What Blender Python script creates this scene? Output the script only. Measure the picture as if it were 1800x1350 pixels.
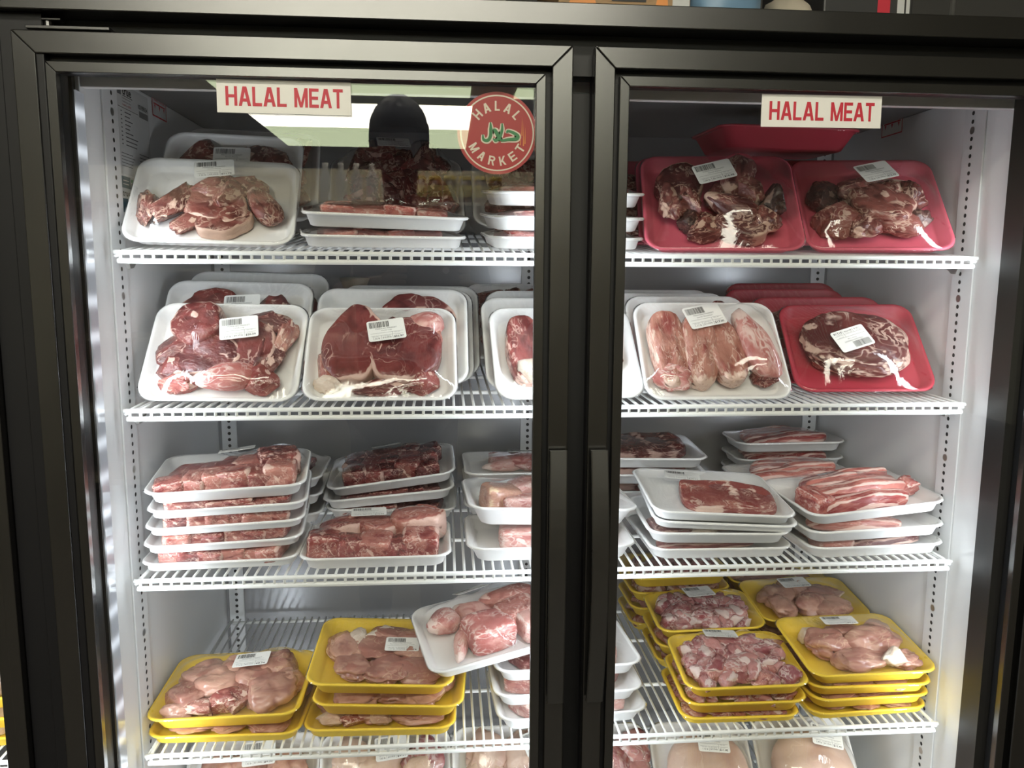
import bpy, bmesh, math, random
import numpy as np
from mathutils import Vector, Matrix, noise as mnoise
for o in list(bpy.data.objects): bpy.data.objects.remove(o)
SC = bpy.context.scene
COL = SC.collection
RAD = math.radians
# ------------------------------------------------------------------ camera, world, lights, exposure
cam_d = bpy.data.cameras.new('camera'); cam = bpy.data.objects.new('camera', cam_d); COL.objects.link(cam)
cam_d.sensor_width = 36.0; cam_d.lens = 1411.24/1800*36.0; cam_d.clip_start = .05
def cam_matrix(yaw, pit, roll):
    y, t, r = RAD(yaw), RAD(pit), RAD(roll)
    F = Vector((math.sin(y)*math.cos(t), math.cos(y)*math.cos(t), math.sin(t)))
    R = Vector((math.cos(y), -math.sin(y), 0)); U = R.cross(F)
    R2 = R*math.cos(r)+U*math.sin(r); U2 = -R*math.sin(r)+U*math.cos(r)
    return Matrix(((R2.x, U2.x, -F.x, 0.5034), (R2.y, U2.y, -F.y, -1.0256), (R2.z, U2.z, -F.z, -0.275), (0, 0, 0, 1)))
cam.matrix_world = cam_matrix(4.7091, -8.0281, 0.3376)
SC.camera = cam
SC.view_settings.view_transform = 'Standard'; SC.view_settings.look = 'None'
SC.view_settings.gamma = 1.0; SC.view_settings.use_curve_mapping = False
SC.view_settings.exposure = 0.14
SC.cycles.transparent_max_bounces = 24
SC.cycles.max_bounces = 8
world = bpy.data.worlds.new('shop_air'); SC.world = world; world.use_nodes = True
world.node_tree.nodes['Background'].inputs[0].default_value = (1.0, .95, .86, 1)
world.node_tree.nodes['Background'].inputs[1].default_value = .02
def area(name, loc, direc, sx, sy, power, col, spread=180):
    l = bpy.data.lights.new(name, 'AREA'); l.shape = 'RECTANGLE'; l.size = sx; l.size_y = sy; l.energy = power; l.color = col
    l.spread = RAD(spread)
    o = bpy.data.objects.new(name, l); COL.objects.link(o); o.location = loc
    o.rotation_euler = Vector(direc).to_track_quat('-Z', 'Y').to_euler()
    return o
LEDC = (.86, .93, 1.0)
area('led_left', (.064, .086, -.80), (.62, .78, 0), .018, 1.30, 1.65, LEDC, 125)
area('led_right', (1.281, .084, -.80), (-.62, .78, 0), .018, 1.30, 1.65, LEDC, 125)
area('led_middle', (.664, .094, -.80), (-.75, .66, 0), .014, 1.30, 2.25, LEDC, 150)
area('led_middle', (.686, .094, -.80), (.75, .66, 0), .014, 1.30, 2.25, LEDC, 150)
area('led_neighbour', (-.12, .084, -.80), (-.7, .7, 0), .018, 1.30, 1.5, LEDC)
# ------------------------------------------------------------------ helpers
def link(o, parent=None):
    COL.objects.link(o)
    if parent is not None: o.parent = parent
    return o
def mesh_obj(name, me, mat=None, parent=None, loc=None, rot=None, scale=None):
    if mat is not None and not me.materials:
        for m in (mat if isinstance(mat, (list, tuple)) else [mat]): me.materials.append(m)
    o = bpy.data.objects.new(name, me); link(o, parent)
    if loc is not None: o.location = loc
    if rot is not None: o.rotation_euler = rot
    if scale is not None: o.scale = scale
    return o
def empty(name, loc=(0, 0, 0), rot=(0, 0, 0), parent=None):
    o = bpy.data.objects.new(name, None); o.empty_display_size = .05; link(o, parent); o.location = loc; o.rotation_euler = rot
    return o
def tag(o, label, cat, group=None):
    o['label'] = label; o['category'] = cat
    if group: o['group'] = group
    return o
def bm_mesh(bm, name, smooth=False):
    me = bpy.data.meshes.new(name); bm.normal_update(); bm.to_mesh(me); bm.free()
    if smooth: me.polygons.foreach_set('use_smooth', [True]*len(me.polygons))
    return me
def add_box(bm, lo, hi, bev=0, mi=0):
    lo = Vector(lo); hi = Vector(hi)
    r = bmesh.ops.create_cube(bm, size=1)
    vs = r['verts']; c = (lo+hi)/2; s = hi-lo
    for v in vs: v.co = Vector((v.co.x*s.x+c.x, v.co.y*s.y+c.y, v.co.z*s.z+c.z))
    fs = set(f for v in vs for f in v.link_faces)
    for f in fs: f.material_index = mi
    if bev:
        es = list(set(e for v in vs for e in v.link_edges))
        r = bmesh.ops.bevel(bm, geom=es, offset=bev, segments=2, affect='EDGES', profile=.5)
        for f in r['faces']: f.material_index = mi
def box(name, lo, hi, mat, parent=None, bev=0):
    bm = bmesh.new(); add_box(bm, lo, hi, bev)
    return mesh_obj(name, bm_mesh(bm, name), mat, parent)
def add_prism(bm, poly, y0, y1, bev=0, axis='Y', mi=0):
    """polygon in XZ (or XY when axis Z) pushed through from y0 to y1"""
    def P(a, b, c): return (a, c, b) if axis == 'Y' else (a, b, c)
    n = len(poly)
    A = [bm.verts.new(P(a, b, y0)) for a, b in poly]; B = [bm.verts.new(P(a, b, y1)) for a, b in poly]
    fs = [bm.faces.new(A), bm.faces.new(B[::-1])]
    for i in range(n): fs.append(bm.faces.new((A[i], B[i], B[(i+1) % n], A[(i+1) % n])))
    for f in fs: f.material_index = mi
    bmesh.ops.recalc_face_normals(bm, faces=fs)
    if bev:
        es = list(set(e for f in fs for e in f.edges))
        bmesh.ops.bevel(bm, geom=es, offset=bev, segments=2, affect='EDGES', profile=.5)
def prism(name, poly, y0, y1, mat, parent=None, bev=0, axis='Y'):
    bm = bmesh.new(); add_prism(bm, poly, y0, y1, bev, axis)
    return mesh_obj(name, bm_mesh(bm, name), mat, parent)
def add_tube(bm, pts, r, n=8, mi=0, cap=True):
    pts = [Vector(p) for p in pts]; rings = []
    for i, p in enumerate(pts):
        a = pts[max(0, i-1)]; b = pts[min(len(pts)-1, i+1)]; d = (b-a).normalized()
        up = Vector((0, 0, 1)) if abs(d.z) < .9 else Vector((0, 1, 0))
        if 0 < i < len(pts)-1 or True:
            u = d.cross(up).normalized(); w = u.cross(d).normalized()
        rr = r[i] if isinstance(r, (list, tuple)) else r
        rings.append([bm.verts.new(p+(u*math.cos(2*math.pi*k/n)+w*math.sin(2*math.pi*k/n))*rr) for k in range(n)])
    for i in range(len(rings)-1):
        for k in range(n):
            f = bm.faces.new((rings[i][k], rings[i][(k+1) % n], rings[i+1][(k+1) % n], rings[i+1][k])); f.material_index = mi
    if cap:
        for rg in (rings[0], rings[-1][::-1]):
            f = bm.faces.new(rg); f.material_index = mi
def tube_mesh(name, pts, r, n=8, smooth=True):
    bm = bmesh.new(); add_tube(bm, pts, r, n); bmesh.ops.recalc_face_normals(bm, faces=bm.faces)
    return bm_mesh(bm, name, smooth)
def add_disc(bm, c, r, ax='Z', n=16, mi=0, sy=1):
    vs = []
    for k in range(n):
        a = 2*math.pi*k/n; u, v = math.cos(a)*r, math.sin(a)*r*sy
        vs.append(bm.verts.new((c[0]+u, c[1]+v, c[2]) if ax == 'Z' else (c[0], c[1]+u, c[2]+v) if ax == 'X' else (c[0]+u, c[1], c[2]+v)))
    f = bm.faces.new(vs if ax != 'Y' else vs); f.material_index = mi
def lathe(bm, prof, n=16, c=(0, 0, 0), mi=0):
    rings = []
    for r, z in prof: rings.append([bm.verts.new((c[0]+r*math.cos(2*math.pi*k/n), c[1]+r*math.sin(2*math.pi*k/n), c[2]+z)) for k in range(n)])
    for i in range(len(rings)-1):
        for k in range(n):
            f = bm.faces.new((rings[i][k], rings[i][(k+1) % n], rings[i+1][(k+1) % n], rings[i+1][k])); f.material_index = mi
    f = bm.faces.new(rings[0][::-1]); f.material_index = mi
    f = bm.faces.new(rings[-1]); f.material_index = mi
# ------------------------------------------------------------------ materials
class NT:
    def __init__(s, name):
        s.m = bpy.data.materials.new(name); s.m.use_nodes = True; s.t = s.m.node_tree; s.t.nodes.clear()
        s.out = s.t.nodes.new('ShaderNodeOutputMaterial')
    def n(s, typ, **kw):
        nd = s.t.nodes.new(typ)
        for k, v in kw.items():
            if k.startswith('_'): setattr(nd, k[1:], v)
            else: s.set(nd.inputs[k.replace('__', ' ')], v)
        return nd
    def set(s, sock, v):
        if isinstance(v, bpy.types.NodeSocket): s.t.links.new(v, sock)
        else: sock.default_value = v
    def math(s, op, a, b=None, c=None, clamp=False):
        nd = s.t.nodes.new('ShaderNodeMath'); nd.operation = op; nd.use_clamp = clamp
        s.set(nd.inputs[0], a)
        if b is not None: s.set(nd.inputs[1], b)
        if c is not None: s.set(nd.inputs[2], c)
        return nd.outputs[0]
    def mix(s, f, a, b):
        nd = s.t.nodes.new('ShaderNodeMix'); nd.data_type = 'RGBA'
        s.set(nd.inputs[0], f); s.set(nd.inputs[6], a if isinstance(a, bpy.types.NodeSocket) else (*a, 1) if len(a) == 3 else a)
        s.set(nd.inputs[7], b if isinstance(b, bpy.types.NodeSocket) else (*b, 1) if len(b) == 3 else b)
        return nd.outputs[2]
    def ss(s, v, a, b):
        nd = s.t.nodes.new('ShaderNodeMapRange'); nd.interpolation_type = 'SMOOTHSTEP'
        s.set(nd.inputs[0], v); nd.inputs[1].default_value = a; nd.inputs[2].default_value = b
        return nd.outputs[0]
    def noise(s, vec, scale, detail=2, dist=0, rough=.5):
        nd = s.t.nodes.new('ShaderNodeTexNoise'); nd.inputs['Scale'].default_value = scale; nd.inputs['Detail'].default_value = detail
        nd.inputs['Distortion'].default_value = dist; nd.inputs['Roughness'].default_value = rough
        if vec is not None: s.t.links.new(vec, nd.inputs['Vector'])
        return nd.outputs[0]
    def bump(s, h, strength, dist=.001):
        nd = s.t.nodes.new('ShaderNodeBump'); nd.inputs['Strength'].default_value = strength; nd.inputs['Distance'].default_value = dist
        s.t.links.new(h, nd.inputs['Height']); return nd.outputs[0]
    def bsdf(s, col, rough=.5, metal=0, normal=None, spec=.5, emit=None, es=0, sss=0, coat=0):
        nd = s.t.nodes.new('ShaderNodeBsdfPrincipled')
        s.set(nd.inputs['Base Color'], col if isinstance(col, bpy.types.NodeSocket) else (*col, 1))
        s.set(nd.inputs['Roughness'], rough); s.set(nd.inputs['Metallic'], metal); nd.inputs['Specular IOR Level'].default_value = spec
        if normal is not None: s.t.links.new(normal, nd.inputs['Normal'])
        if emit is not None:
            s.set(nd.inputs['Emission Color'], (*emit, 1) if not isinstance(emit, bpy.types.NodeSocket) else emit); s.set(nd.inputs['Emission Strength'], es)
        if coat: nd.inputs['Coat Weight'].default_value = coat
        s.t.links.new(nd.outputs[0], s.out.inputs[0]); return nd
    def obj(s):
        return s.n('ShaderNodeTexCoord').outputs['Object']
    def objr(s, k=37.0):
        oi = s.n('ShaderNodeObjectInfo'); tc = s.n('ShaderNodeTexCoord')
        v = s.n('ShaderNodeVectorMath', _operation='ADD'); s.t.links.new(tc.outputs['Object'], v.inputs[0])
        c = s.n('ShaderNodeCombineXYZ'); m = s.math('MULTIPLY', oi.outputs['Random'], k); m2 = s.math('MULTIPLY', oi.outputs['Random'], -k*1.7)
        s.t.links.new(m, c.inputs[0]); s.t.links.new(m2, c.inputs[1]); s.t.links.new(c.outputs[0], v.inputs[1])
        return v.outputs[0], oi.outputs['Random']
MAT = {}
def plain(name, col, rough=.5, metal=0, var=0.0, vscale=30, bump=0, bscale=60, spec=.5, rvar=0):
    t = NT(name); co = t.obj(); c = col; nr = None; r = rough
    if var:
        nz = t.noise(co, vscale, 3)
        c = t.mix(nz, tuple(x*(1-var) for x in col), tuple(min(1, x*(1+var)) for x in col))
    if bump: nr = t.bump(t.noise(co, bscale, 3), bump, .0006)
    if rvar: r = t.math('MULTIPLY_ADD', t.noise(co, 14, 4), rvar*2, rough-rvar)
    t.bsdf(c, r, metal, nr, spec); MAT[name] = t.m; return t.m
plain('black_frame', (.008, .0075, .007), .25, 0, .15, 20, .04, 300, 1.0, .03)
MAT['black_frame'].node_tree.nodes['Principled BSDF'].inputs['IOR'].default_value = 1.68
plain('black_handle', (.010, .0095, .009), .3, 0, .2, 30, 0, 60, 1.0, .06)
MAT['black_handle'].node_tree.nodes['Principled BSDF'].inputs['IOR'].default_value = 1.7
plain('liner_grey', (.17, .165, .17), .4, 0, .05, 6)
plain('black_gasket', (.008, .008, .009), .5)
plain('black_panel', (.010, .010, .012), .42, 0, .2, 8, 0, 60, .4)
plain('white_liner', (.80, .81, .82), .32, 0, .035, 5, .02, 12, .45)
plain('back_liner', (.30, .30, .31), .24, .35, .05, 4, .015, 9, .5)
plain('white_wire', (.84, .85, .83), .33, 0, .04, 60, .02, 200)
plain('pilaster_white', (.74, .75, .76), .4, 0, .04, 20)
plain('hole_dark', (.02, .02, .022), .7)
plain('steel', (.55, .55, .53), .3, .9, .1, 40)
plain('foam_white', (.86, .86, .85), .48, 0, .025, 60, .12, 350, .35)
plain('foam_pink', (.56, .10, .145), .46, 0, .04, 60, .12, 350, .35)
plain('foam_red', (.42, .042, .065), .46, 0, .04, 60, .12, 350, .35)
plain('foam_yellow', (.86, .60, .055), .46, 0, .03, 60, .12, 350, .35)
plain('paper_white', (.84, .84, .81), .55, 0, .02, 40)
plain('paper_cream', (.92, .905, .86), .5, 0, .02, 30)
plain('paper_grey', (.62, .63, .63), .6, 0, .05, 30)
plain('ink_black', (.03, .03, .032), .6)
plain('ink_grey', (.16, .16, .17), .6)
plain('ink_red', (.62, .03, .055), .5)
plain('ink_green', (.05, .24, .09), .5)
plain('ink_teal', (.035, .10, .14), .5)
plain('sticker_red', (.44, .028, .03), .4, 0, .05, 20)
plain('sticker_cream', (.82, .72, .60), .45)
plain('sticker_orange', (.80, .30, .06), .45)
plain('ink_olive', (.30, .33, .30), .5)
plain('cardboard', (.40, .26, .14), .75, 0, .15, 20, .05, 80)
plain('bag_blue', (.20, .34, .50), .4, 0, .15, 12)
plain('bag_tan', (.45, .40, .32), .6, 0, .12, 14)
plain('beige_box', (.72, .68, .58), .6, 0, .04, 10)
plain('dark_plastic', (.035, .035, .036), .45, 0, .2, 9)
plain('shop_ceiling', (.30, .28, .24), .85, 0, .1, 3)
plain('shop_floor', (.10, .09, .08), .4, 0, .1, 3)
plain('shop_wall', (.34, .32, .28), .8, 0, .06, 2)
plain('shop_wall_dark', (.07, .068, .066), .7, 0, .1, 2)
plain('gondola_cream', (.62, .57, .45), .5, 0, .05, 8)
plain('jar_brown', (.23, .13, .06), .2, 0, .3, 25)
plain('lid_yellow', (.80, .58, .06), .35)
plain('jar_label', (.78, .66, .22), .5, 0, .2, 30)
plain('sack_fabric', (.40, .37, .31), .7, 0, .2, 15, .3, 60)
plain('net_string', (.72, .70, .62), .6)
plain('shirt_dark', (.035, .037, .045), .8, 0, .2, 30, .2, 120)
plain('trousers_dark', (.03, .03, .035), .8, 0, .2, 30, .2, 120)
plain('skin', (.36, .21, .14), .5, 0, .08, 40)
plain('hair_dark', (.014, .012, .011), .6, 0, .3, 60, .4, 120)
plain('phone_black', (.012, .012, .013), .2)
plain('fixture_green', (.46, .54, .33), .5, 0, .03, 6)
def thin_clear(name, refl, rough, bump, bscale, tint=(1, 1, 1), ior=1.45, base=0.0):
    t = NT(name); co = t.obj()
    tr = t.n('ShaderNodeBsdfTransparent', Color=(*tint, 1))
    gl = t.n('ShaderNodeBsdfGlossy', Color=(1, 1, 1, 1), Roughness=rough)
    ge = t.n('ShaderNodeNewGeometry'); dt = t.n('ShaderNodeVectorMath', _operation='DOT_PRODUCT'); t.t.links.new(ge.outputs['Incoming'], dt.inputs[0]); t.t.links.new(ge.outputs['Normal'], dt.inputs[1])
    if bump:
        v = t.n('ShaderNodeMapping'); v.inputs['Scale'].default_value = (1, .35, 1); t.t.links.new(co, v.inputs[0])
        nr = t.bump(t.noise(v.outputs[0], bscale, 3, .8), bump, .0015)
        t.t.links.new(nr, gl.inputs['Normal']); t.t.links.new(nr, dt.inputs[1])
    r0 = ((ior-1)/(ior+1))**2
    sch = t.math('MULTIPLY_ADD', t.math('POWER', t.math('SUBTRACT', 1.0, t.math('ABSOLUTE', dt.outputs['Value']), clamp=True), 5.0), 1-r0, r0)
    f = t.math('MULTIPLY_ADD', sch, refl, base, clamp=True)
    mx = t.n('ShaderNodeMixShader'); t.t.links.new(f, mx.inputs[0]); t.t.links.new(tr.outputs[0], mx.inputs[1]); t.t.links.new(gl.outputs[0], mx.inputs[2])
    t.t.links.new(mx.outputs[0], t.out.inputs[0]); MAT[name] = t.m; return t.m
thin_clear('cling_film', 1.15, .07, .55, 38, (.985, .985, .985), 1.45, .012)
thin_clear('door_glass', 1.0, .004, 0, 1, (.985, .99, .988), 1.5, 0.0)
def emit(name, col, s):
    t = NT(name); e = t.n('ShaderNodeEmission', Color=(*col, 1), Strength=s); t.t.links.new(e.outputs[0], t.out.inputs[0]); MAT[name] = t.m
emit('ceiling_light', (1.0, .95, .80), 17.0)
emit('lit_ceiling_green', (.82, .92, .58), 6.5)  # greenish glow standing in for the lit ceiling beside the lamps
def led_lens():
    t = NT('led_lens'); co = t.obj(); sp = t.n('ShaderNodeSeparateXYZ'); t.t.links.new(co, sp.inputs[0])
    w = t.math('SINE', t.math('MULTIPLY', sp.outputs[2], 2*math.pi/.047))
    g = t.math('POWER', t.math('MULTIPLY_ADD', w, .5, .5), 3.0)
    s = t.math('MULTIPLY_ADD', g, .55, .10)
    t.bsdf((.35, .37, .42), .15, 0, None, .5, (.86, .92, 1.0), s); MAT['led_lens'] = t.m
led_lens()
def meat(name, dark, light, fat, vs=3.0, vw=.05, vamt=.8, base_s=1.6, bump=.35, bs=7, rough=.27, fat_edge=(.45, .75)):
    t = NT(name); co, rnd = t.objr()
    n1 = t.noise(co, base_s, 3, .6)
    hue = t.math('ADD', n1, t.math('MULTIPLY_ADD', rnd, .3, -.15))
    base = t.mix(t.ss(hue, .34, .66), dark, light)
    nv = t.noise(co, vs, 2, 1.0)
    vein = t.math('SUBTRACT', 1.0, t.ss(t.math('ABSOLUTE', t.math('SUBTRACT', nv, .5)), 0.0, vw))
    msk = t.ss(t.noise(co, vs*.55, 1), .40, .60)
    vein = t.math('MULTIPLY', t.math('MULTIPLY', vein, msk), vamt)
    at = t.n('ShaderNodeAttribute', _attribute_name='fat')
    nf = t.noise(co, 5.5, 3)
    fa = t.ss(t.math('ADD', at.outputs['Fac'], t.math('MULTIPLY_ADD', nf, .9, -.45)), *fat_edge)
    f = t.math('MAXIMUM', vein, fa)
    fatc = t.mix(t.noise(co, 2.2, 2), fat, tuple(min(1, a*.72+.25*b) for a, b in zip(fat, light)))
    c = t.mix(f, base, fatc)
    nr = t.bump(t.math('ADD', t.noise(co, bs, 3, .4), t.math('MULTIPLY', f, .35)), bump, .0035)
    t.bsdf(c, rough, 0, nr, .5); MAT[name] = t.m
meat('lamb_red', (.11, .018, .018), (.30, .075, .068), (.74, .50, .42), 2.6, .045, .75)
meat('leg_red', (.085, .016, .016), (.20, .046, .042), (.72, .50, .42), 1.7, .022, .7)
meat('goat_dark', (.085, .020, .018), (.25, .080, .066), (.66, .46, .36), 2.0, .06, .85)
meat('chop_pink', (.24, .050, .046), (.48, .19, .155), (.80, .57, .49), 2.2, .05, .75)
meat('shoulder_pink', (.27, .065, .055), (.49, .23, .175), (.80, .60, .50), 2.4, .045, .9)
meat('pale_bone_meat', (.48, .16, .145), (.70, .40, .35), (.86, .70, .64), 1.7, .07, .8)
meat('rib_red', (.30, .045, .045), (.56, .20, .165), (.84, .62, .55), 2.2, .05, .6)
meat('chicken', (.36, .155, .12), (.55, .31, .235), (.80, .62, .42), 1.3, .03, .45, 1.2, .16, 4, .22, (.6, .95))
meat('gizzard', (.25, .055, .065), (.50, .23, .215), (.74, .62, .58), 1.6, .10, .8, 1.2, .22, 4, .2)
meat('whole_bird', (.50, .31, .235), (.63, .45, .35), (.80, .66, .50), 1.3, .03, .4, 1.0, .2, 9, .3)
meat('roast_dark', (.08, .017, .017), (.19, .052, .046), (.68, .50, .41), 2.2, .05, .9, 1.2)
meat('bone_white', (.72, .58, .47), (.82, .70, .60), (.85, .76, .66), 2.0, .05, .5)
meat('dark_scrap', (.035, .018, .016), (.10, .04, .035), (.30, .2, .16), 2.0, .05, .4)
M = MAT
# ------------------------------------------------------------------ text as flat geometry
_tc = {}
def text_geo(s, bold=0.0, res=2):
    """(verts, faces, width, height) of a string set in the built-in font, size 1, lower left at 0"""
    k = (s, bold, res)
    if k in _tc: return _tc[k]
    cu = bpy.data.curves.new('lettering', 'FONT'); cu.body = s; cu.size = 1; cu.resolution_u = res; cu.offset = bold; cu.fill_mode = 'FRONT'
    o = bpy.data.objects.new('lettering', cu); COL.objects.link(o)
    dg = bpy.context.evaluated_depsgraph_get(); me = o.evaluated_get(dg).to_mesh()
    vs = np.array([v.co[:] for v in me.vertices]) if len(me.vertices) else np.zeros((0, 3)); fs = [tuple(p.vertices) for p in me.polygons]
    o.evaluated_get(dg).to_mesh_clear(); bpy.data.objects.remove(o); bpy.data.curves.remove(cu)
    if len(vs):
        mn = vs.min(0); mx = vs.max(0); vs = vs-mn; r = (vs, fs, mx[0]-mn[0], mx[1]-mn[1])
    else: r = (vs, fs, 0, 0)
    _tc[k] = r; return r
class Flat:
    """flat print collected in the XY plane"""
    def __init__(s): s.v = []; s.f = []; s.mi = []
    def rect(s, x0, y0, x1, y1, mi=0, z=0):
        n = len(s.v); s.v += [(x0, y0, z), (x1, y0, z), (x1, y1, z), (x0, y1, z)]; s.f.append((n, n+1, n+2, n+3)); s.mi.append(mi)
    def poly(s, pts, mi=0, z=0):
        n = len(s.v); s.v += [(a, b, z) for a, b in pts]; s.f.append(tuple(range(n, n+len(pts)))); s.mi.append(mi)
    def text(s, st, x, y, w, h, mi=0, bold=0.0, z=0, fn=None, res=2):
        vs, fs, tw, th = text_geo(st, bold, res); n = len(s.v)
        for a, b, c in vs:
            p = (x+a/max(tw, 1e-6)*w, y+b/max(th, 1e-6)*h)
            if fn: p = fn(*p)
            s.v.append((p[0], p[1], z))
        for f in fs: s.f.append(tuple(i+n for i in f)); s.mi.append(mi)
    def stroke(s, pts, ws, mi=0, z=0):
        L = []; R = []
        for i, p in enumerate(pts):
            a = pts[max(0, i-1)]; b = pts[min(len(pts)-1, i+1)]; dx, dy = b[0]-a[0], b[1]-a[1]; l = math.hypot(dx, dy) or 1
            w = ws[i] if isinstance(ws, (list, tuple)) else ws
            L.append((p[0]-dy/l*w/2, p[1]+dx/l*w/2)); R.append((p[0]+dy/l*w/2, p[1]-dx/l*w/2))
        for i in range(len(pts)-1): s.poly([R[i], R[i+1], L[i+1], L[i]], mi, z)
    def mesh(s, name, mats):
        me = bpy.data.meshes.new(name); me.from_pydata(s.v, [], s.f)
        for m in mats: me.materials.append(m)
        me.polygons.foreach_set('material_index', s.mi); me.update(); return me
def glyph(ch, w, h, tx, ty):
    """bold grotesque capitals as polygons in 0..w, 0..h"""
    R = lambda x0, y0, x1, y1: [(x0, y0), (x1, y0), (x1, y1), (x0, y1)]
    Q = lambda x0, y0, x1, y1, t: [(x0-t/2, y0), (x0+t/2, y0), (x1+t/2, y1), (x1-t/2, y1)]
    if ch == 'H': return [R(0, 0, tx, h), R(w-tx, 0, w, h), R(tx, h/2-ty/2, w-tx, h/2+ty/2)]
    if ch == 'L': return [R(0, 0, tx, h), R(tx, 0, w, ty)]
    if ch == 'E': return [R(0, 0, tx, h), R(tx, 0, w, ty), R(tx, h-ty, w, h), R(tx, h/2-ty/2, w*.93, h/2+ty/2)]
    if ch == 'T': return [R(0, h-ty, w, h), R(w/2-tx/2, 0, w/2+tx/2, h-ty)]
    if ch == 'A':
        t = tx*1.08; return [Q(t/2, 0, w/2-t*.12, h, t), Q(w-t/2, 0, w/2+t*.12, h, t), R(w*.24, h*.22, w*.76, h*.22+ty)]
    if ch == 'M': return [R(0, 0, tx, h), R(w-tx, 0, w, h), Q(w/2, 0, tx*.62, h, tx*.95), Q(w/2, 0, w-tx*.62, h, tx*.95)]
    if ch == 'K': return [R(0, 0, tx, h), Q(tx*1.1, h*.36, w-tx*.6, h, tx*1.15), Q(w-tx*.55, 0, w*.42, h*.56, tx*1.15)]
    if ch == 'R':
        o = [R(0, 0, tx, h), Q(w-tx*.55, 0, w*.60, h*.46, tx)]; cy = h*.72; ro = h*.28; cx = w-ro*.95*w/h*1.25; cx = max(cx, w*.45); rx = w-cx; ri = ro-ty
        o += [R(tx, h-ty, cx, h), R(tx, h*.44, cx, h*.44+ty)]
        for k in range(8):
            a, b = RAD(-90+180*k/8), RAD(-90+180*(k+1)/8); p = lambda q, f, g: (cx+f*math.cos(q), cy+g*math.sin(q))
            o.append([p(a, rx-tx, ri), p(a, rx, ro), p(b, rx, ro), p(b, rx-tx, ri)])
        return o
    return []
GW = dict(H=.80, A=.86, L=.66, M=.98, E=.70, T=.72, R=.80, K=.82)
def block_text(f, st, x, y, w, h, mi, z, bold=.20, gap=.09):
    tot = sum(GW[c] for c in st)+gap*(len(st)-1); k = w/tot; px = x
    for c in st:
        gw = GW[c]*k
        for gi, pl in enumerate(glyph(c, gw, h, bold*k*1.02, bold*h*.82)):
            f.poly([(px+a, y+b) for a, b in pl], mi, z+gi*.00002)
        px += gw+gap*k
def rrect(w, h, r, n=4):
    pts = []
    for cx, cy, a0 in ((w/2-r, h/2-r, 0), (-w/2+r, h/2-r, 90), (-w/2+r, -h/2+r, 180), (w/2-r, -h/2+r, 270)):
        for k in range(n+1):
            a = RAD(a0+90*k/n); pts.append((cx+r*math.cos(a), cy+r*math.sin(a)))
    return pts
exec_order = []
# ------------------------------------------------------------------ the shop around
def struct(o): o['kind'] = 'structure'; return o
FZ, CZ = -1.60, 1.42
struct(box('floor', (-4.5, -13.0, FZ-.1), (5.5, 1.2, FZ), M['shop_floor']))
struct(box('ceiling', (-4.5, -13.0, CZ), (5.5, 1.2, CZ+.1), M['shop_ceiling']))
struct(box('wall_back', (-4.5, .80, FZ), (5.5, .9, CZ), M['shop_wall_dark']))
struct(box('wall_front', (-4.5, -13.1, FZ), (5.5, -13.0, CZ), M['shop_wall']))
struct(box('wall_left', (-4.6, -13.0, FZ), (-4.5, 1.2, CZ), M['shop_wall']))
struct(box('wall_right', (5.5, -13.0, FZ), (5.6, 1.2, CZ), M['shop_wall']))
def ceiling_lamp(x0, x1, y0, y1, part_bright, label):
    t = empty('ceiling_lamp', ((x0+x1)/2, (y0+y1)/2, CZ))
    a, b = (x1-x0)/2, (y1-y0)/2
    bm = bmesh.new(); add_box(bm, (-a, -b, -.05), (a, b, 0), .004)
    mesh_obj('housing', bm_mesh(bm, 'housing'), M['fixture_green'], t)
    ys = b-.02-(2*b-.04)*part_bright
    bm = bmesh.new(); add_box(bm, (-a+.02, ys+.01, -.062), (a-.02, b-.02, -.0505))
    mesh_obj('diffuser', bm_mesh(bm, 'diffuser'), M['ceiling_light'], t)
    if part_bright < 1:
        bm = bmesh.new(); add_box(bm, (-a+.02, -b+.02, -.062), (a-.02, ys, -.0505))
        mesh_obj('green_glow_panel', bm_mesh(bm, 'green_glow_panel'), M['lit_ceiling_green'], t)  # added glowing panel, imitates ceiling lit by the lamp next to it
    return tag(t, label, 'lamp', 'shop ceiling lamps')
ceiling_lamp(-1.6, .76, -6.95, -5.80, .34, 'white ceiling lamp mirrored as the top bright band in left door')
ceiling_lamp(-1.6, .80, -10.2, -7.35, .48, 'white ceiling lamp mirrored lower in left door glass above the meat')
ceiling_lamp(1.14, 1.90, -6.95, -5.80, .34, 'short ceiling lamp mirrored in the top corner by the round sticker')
ceiling_lamp(-1.2, 1.5, -2.5, -2.0, 1.0, 'unseen ceiling lamp added to light signs and frames, nearest the doors')  # added out of the glass reflection to light the signs and door frames
ceiling_lamp(-1.2, 1.5, -4.3, -3.7, 1.0, 'unseen ceiling lamp added to light signs and frames, second row')  # also added, only to brighten the frames and sign fronts
# shop shelving and the photographer behind the camera, both seen only as reflections in the glass
gon = tag(empty('shop_shelving', (0, -3.7, FZ)), 'cream shop shelving across the aisle, mirrored faintly in the left door', 'shelf')
def gpart(o): o.parent = gon; o.matrix_parent_inverse = Matrix.Translation((0, 3.7, -FZ)); return o
for zz in (-1.45, -1.05, -.65, -.27, .10): gpart(box('board', (-1.6, -3.93, zz-.02), (1.5, -3.5, zz), M['gondola_cream'], bev=.003))
gpart(box('back_panel', (-1.6, -3.955, FZ), (1.5, -3.932, .32), M['gondola_cream']))
for x in (-1.63, 1.502): gpart(box('upright', (x, -3.95, FZ), (x+.028, -3.5, .10), M['gondola_cream'], bev=.003))
bm = bmesh.new(); lathe(bm, [(.034, 0), (.038, .006), (.038, .105), (.030, .118), (.030, .122)], 16); jb = bm_mesh(bm, 'jar_body', True); jb.materials.append(M['jar_brown'])
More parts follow.
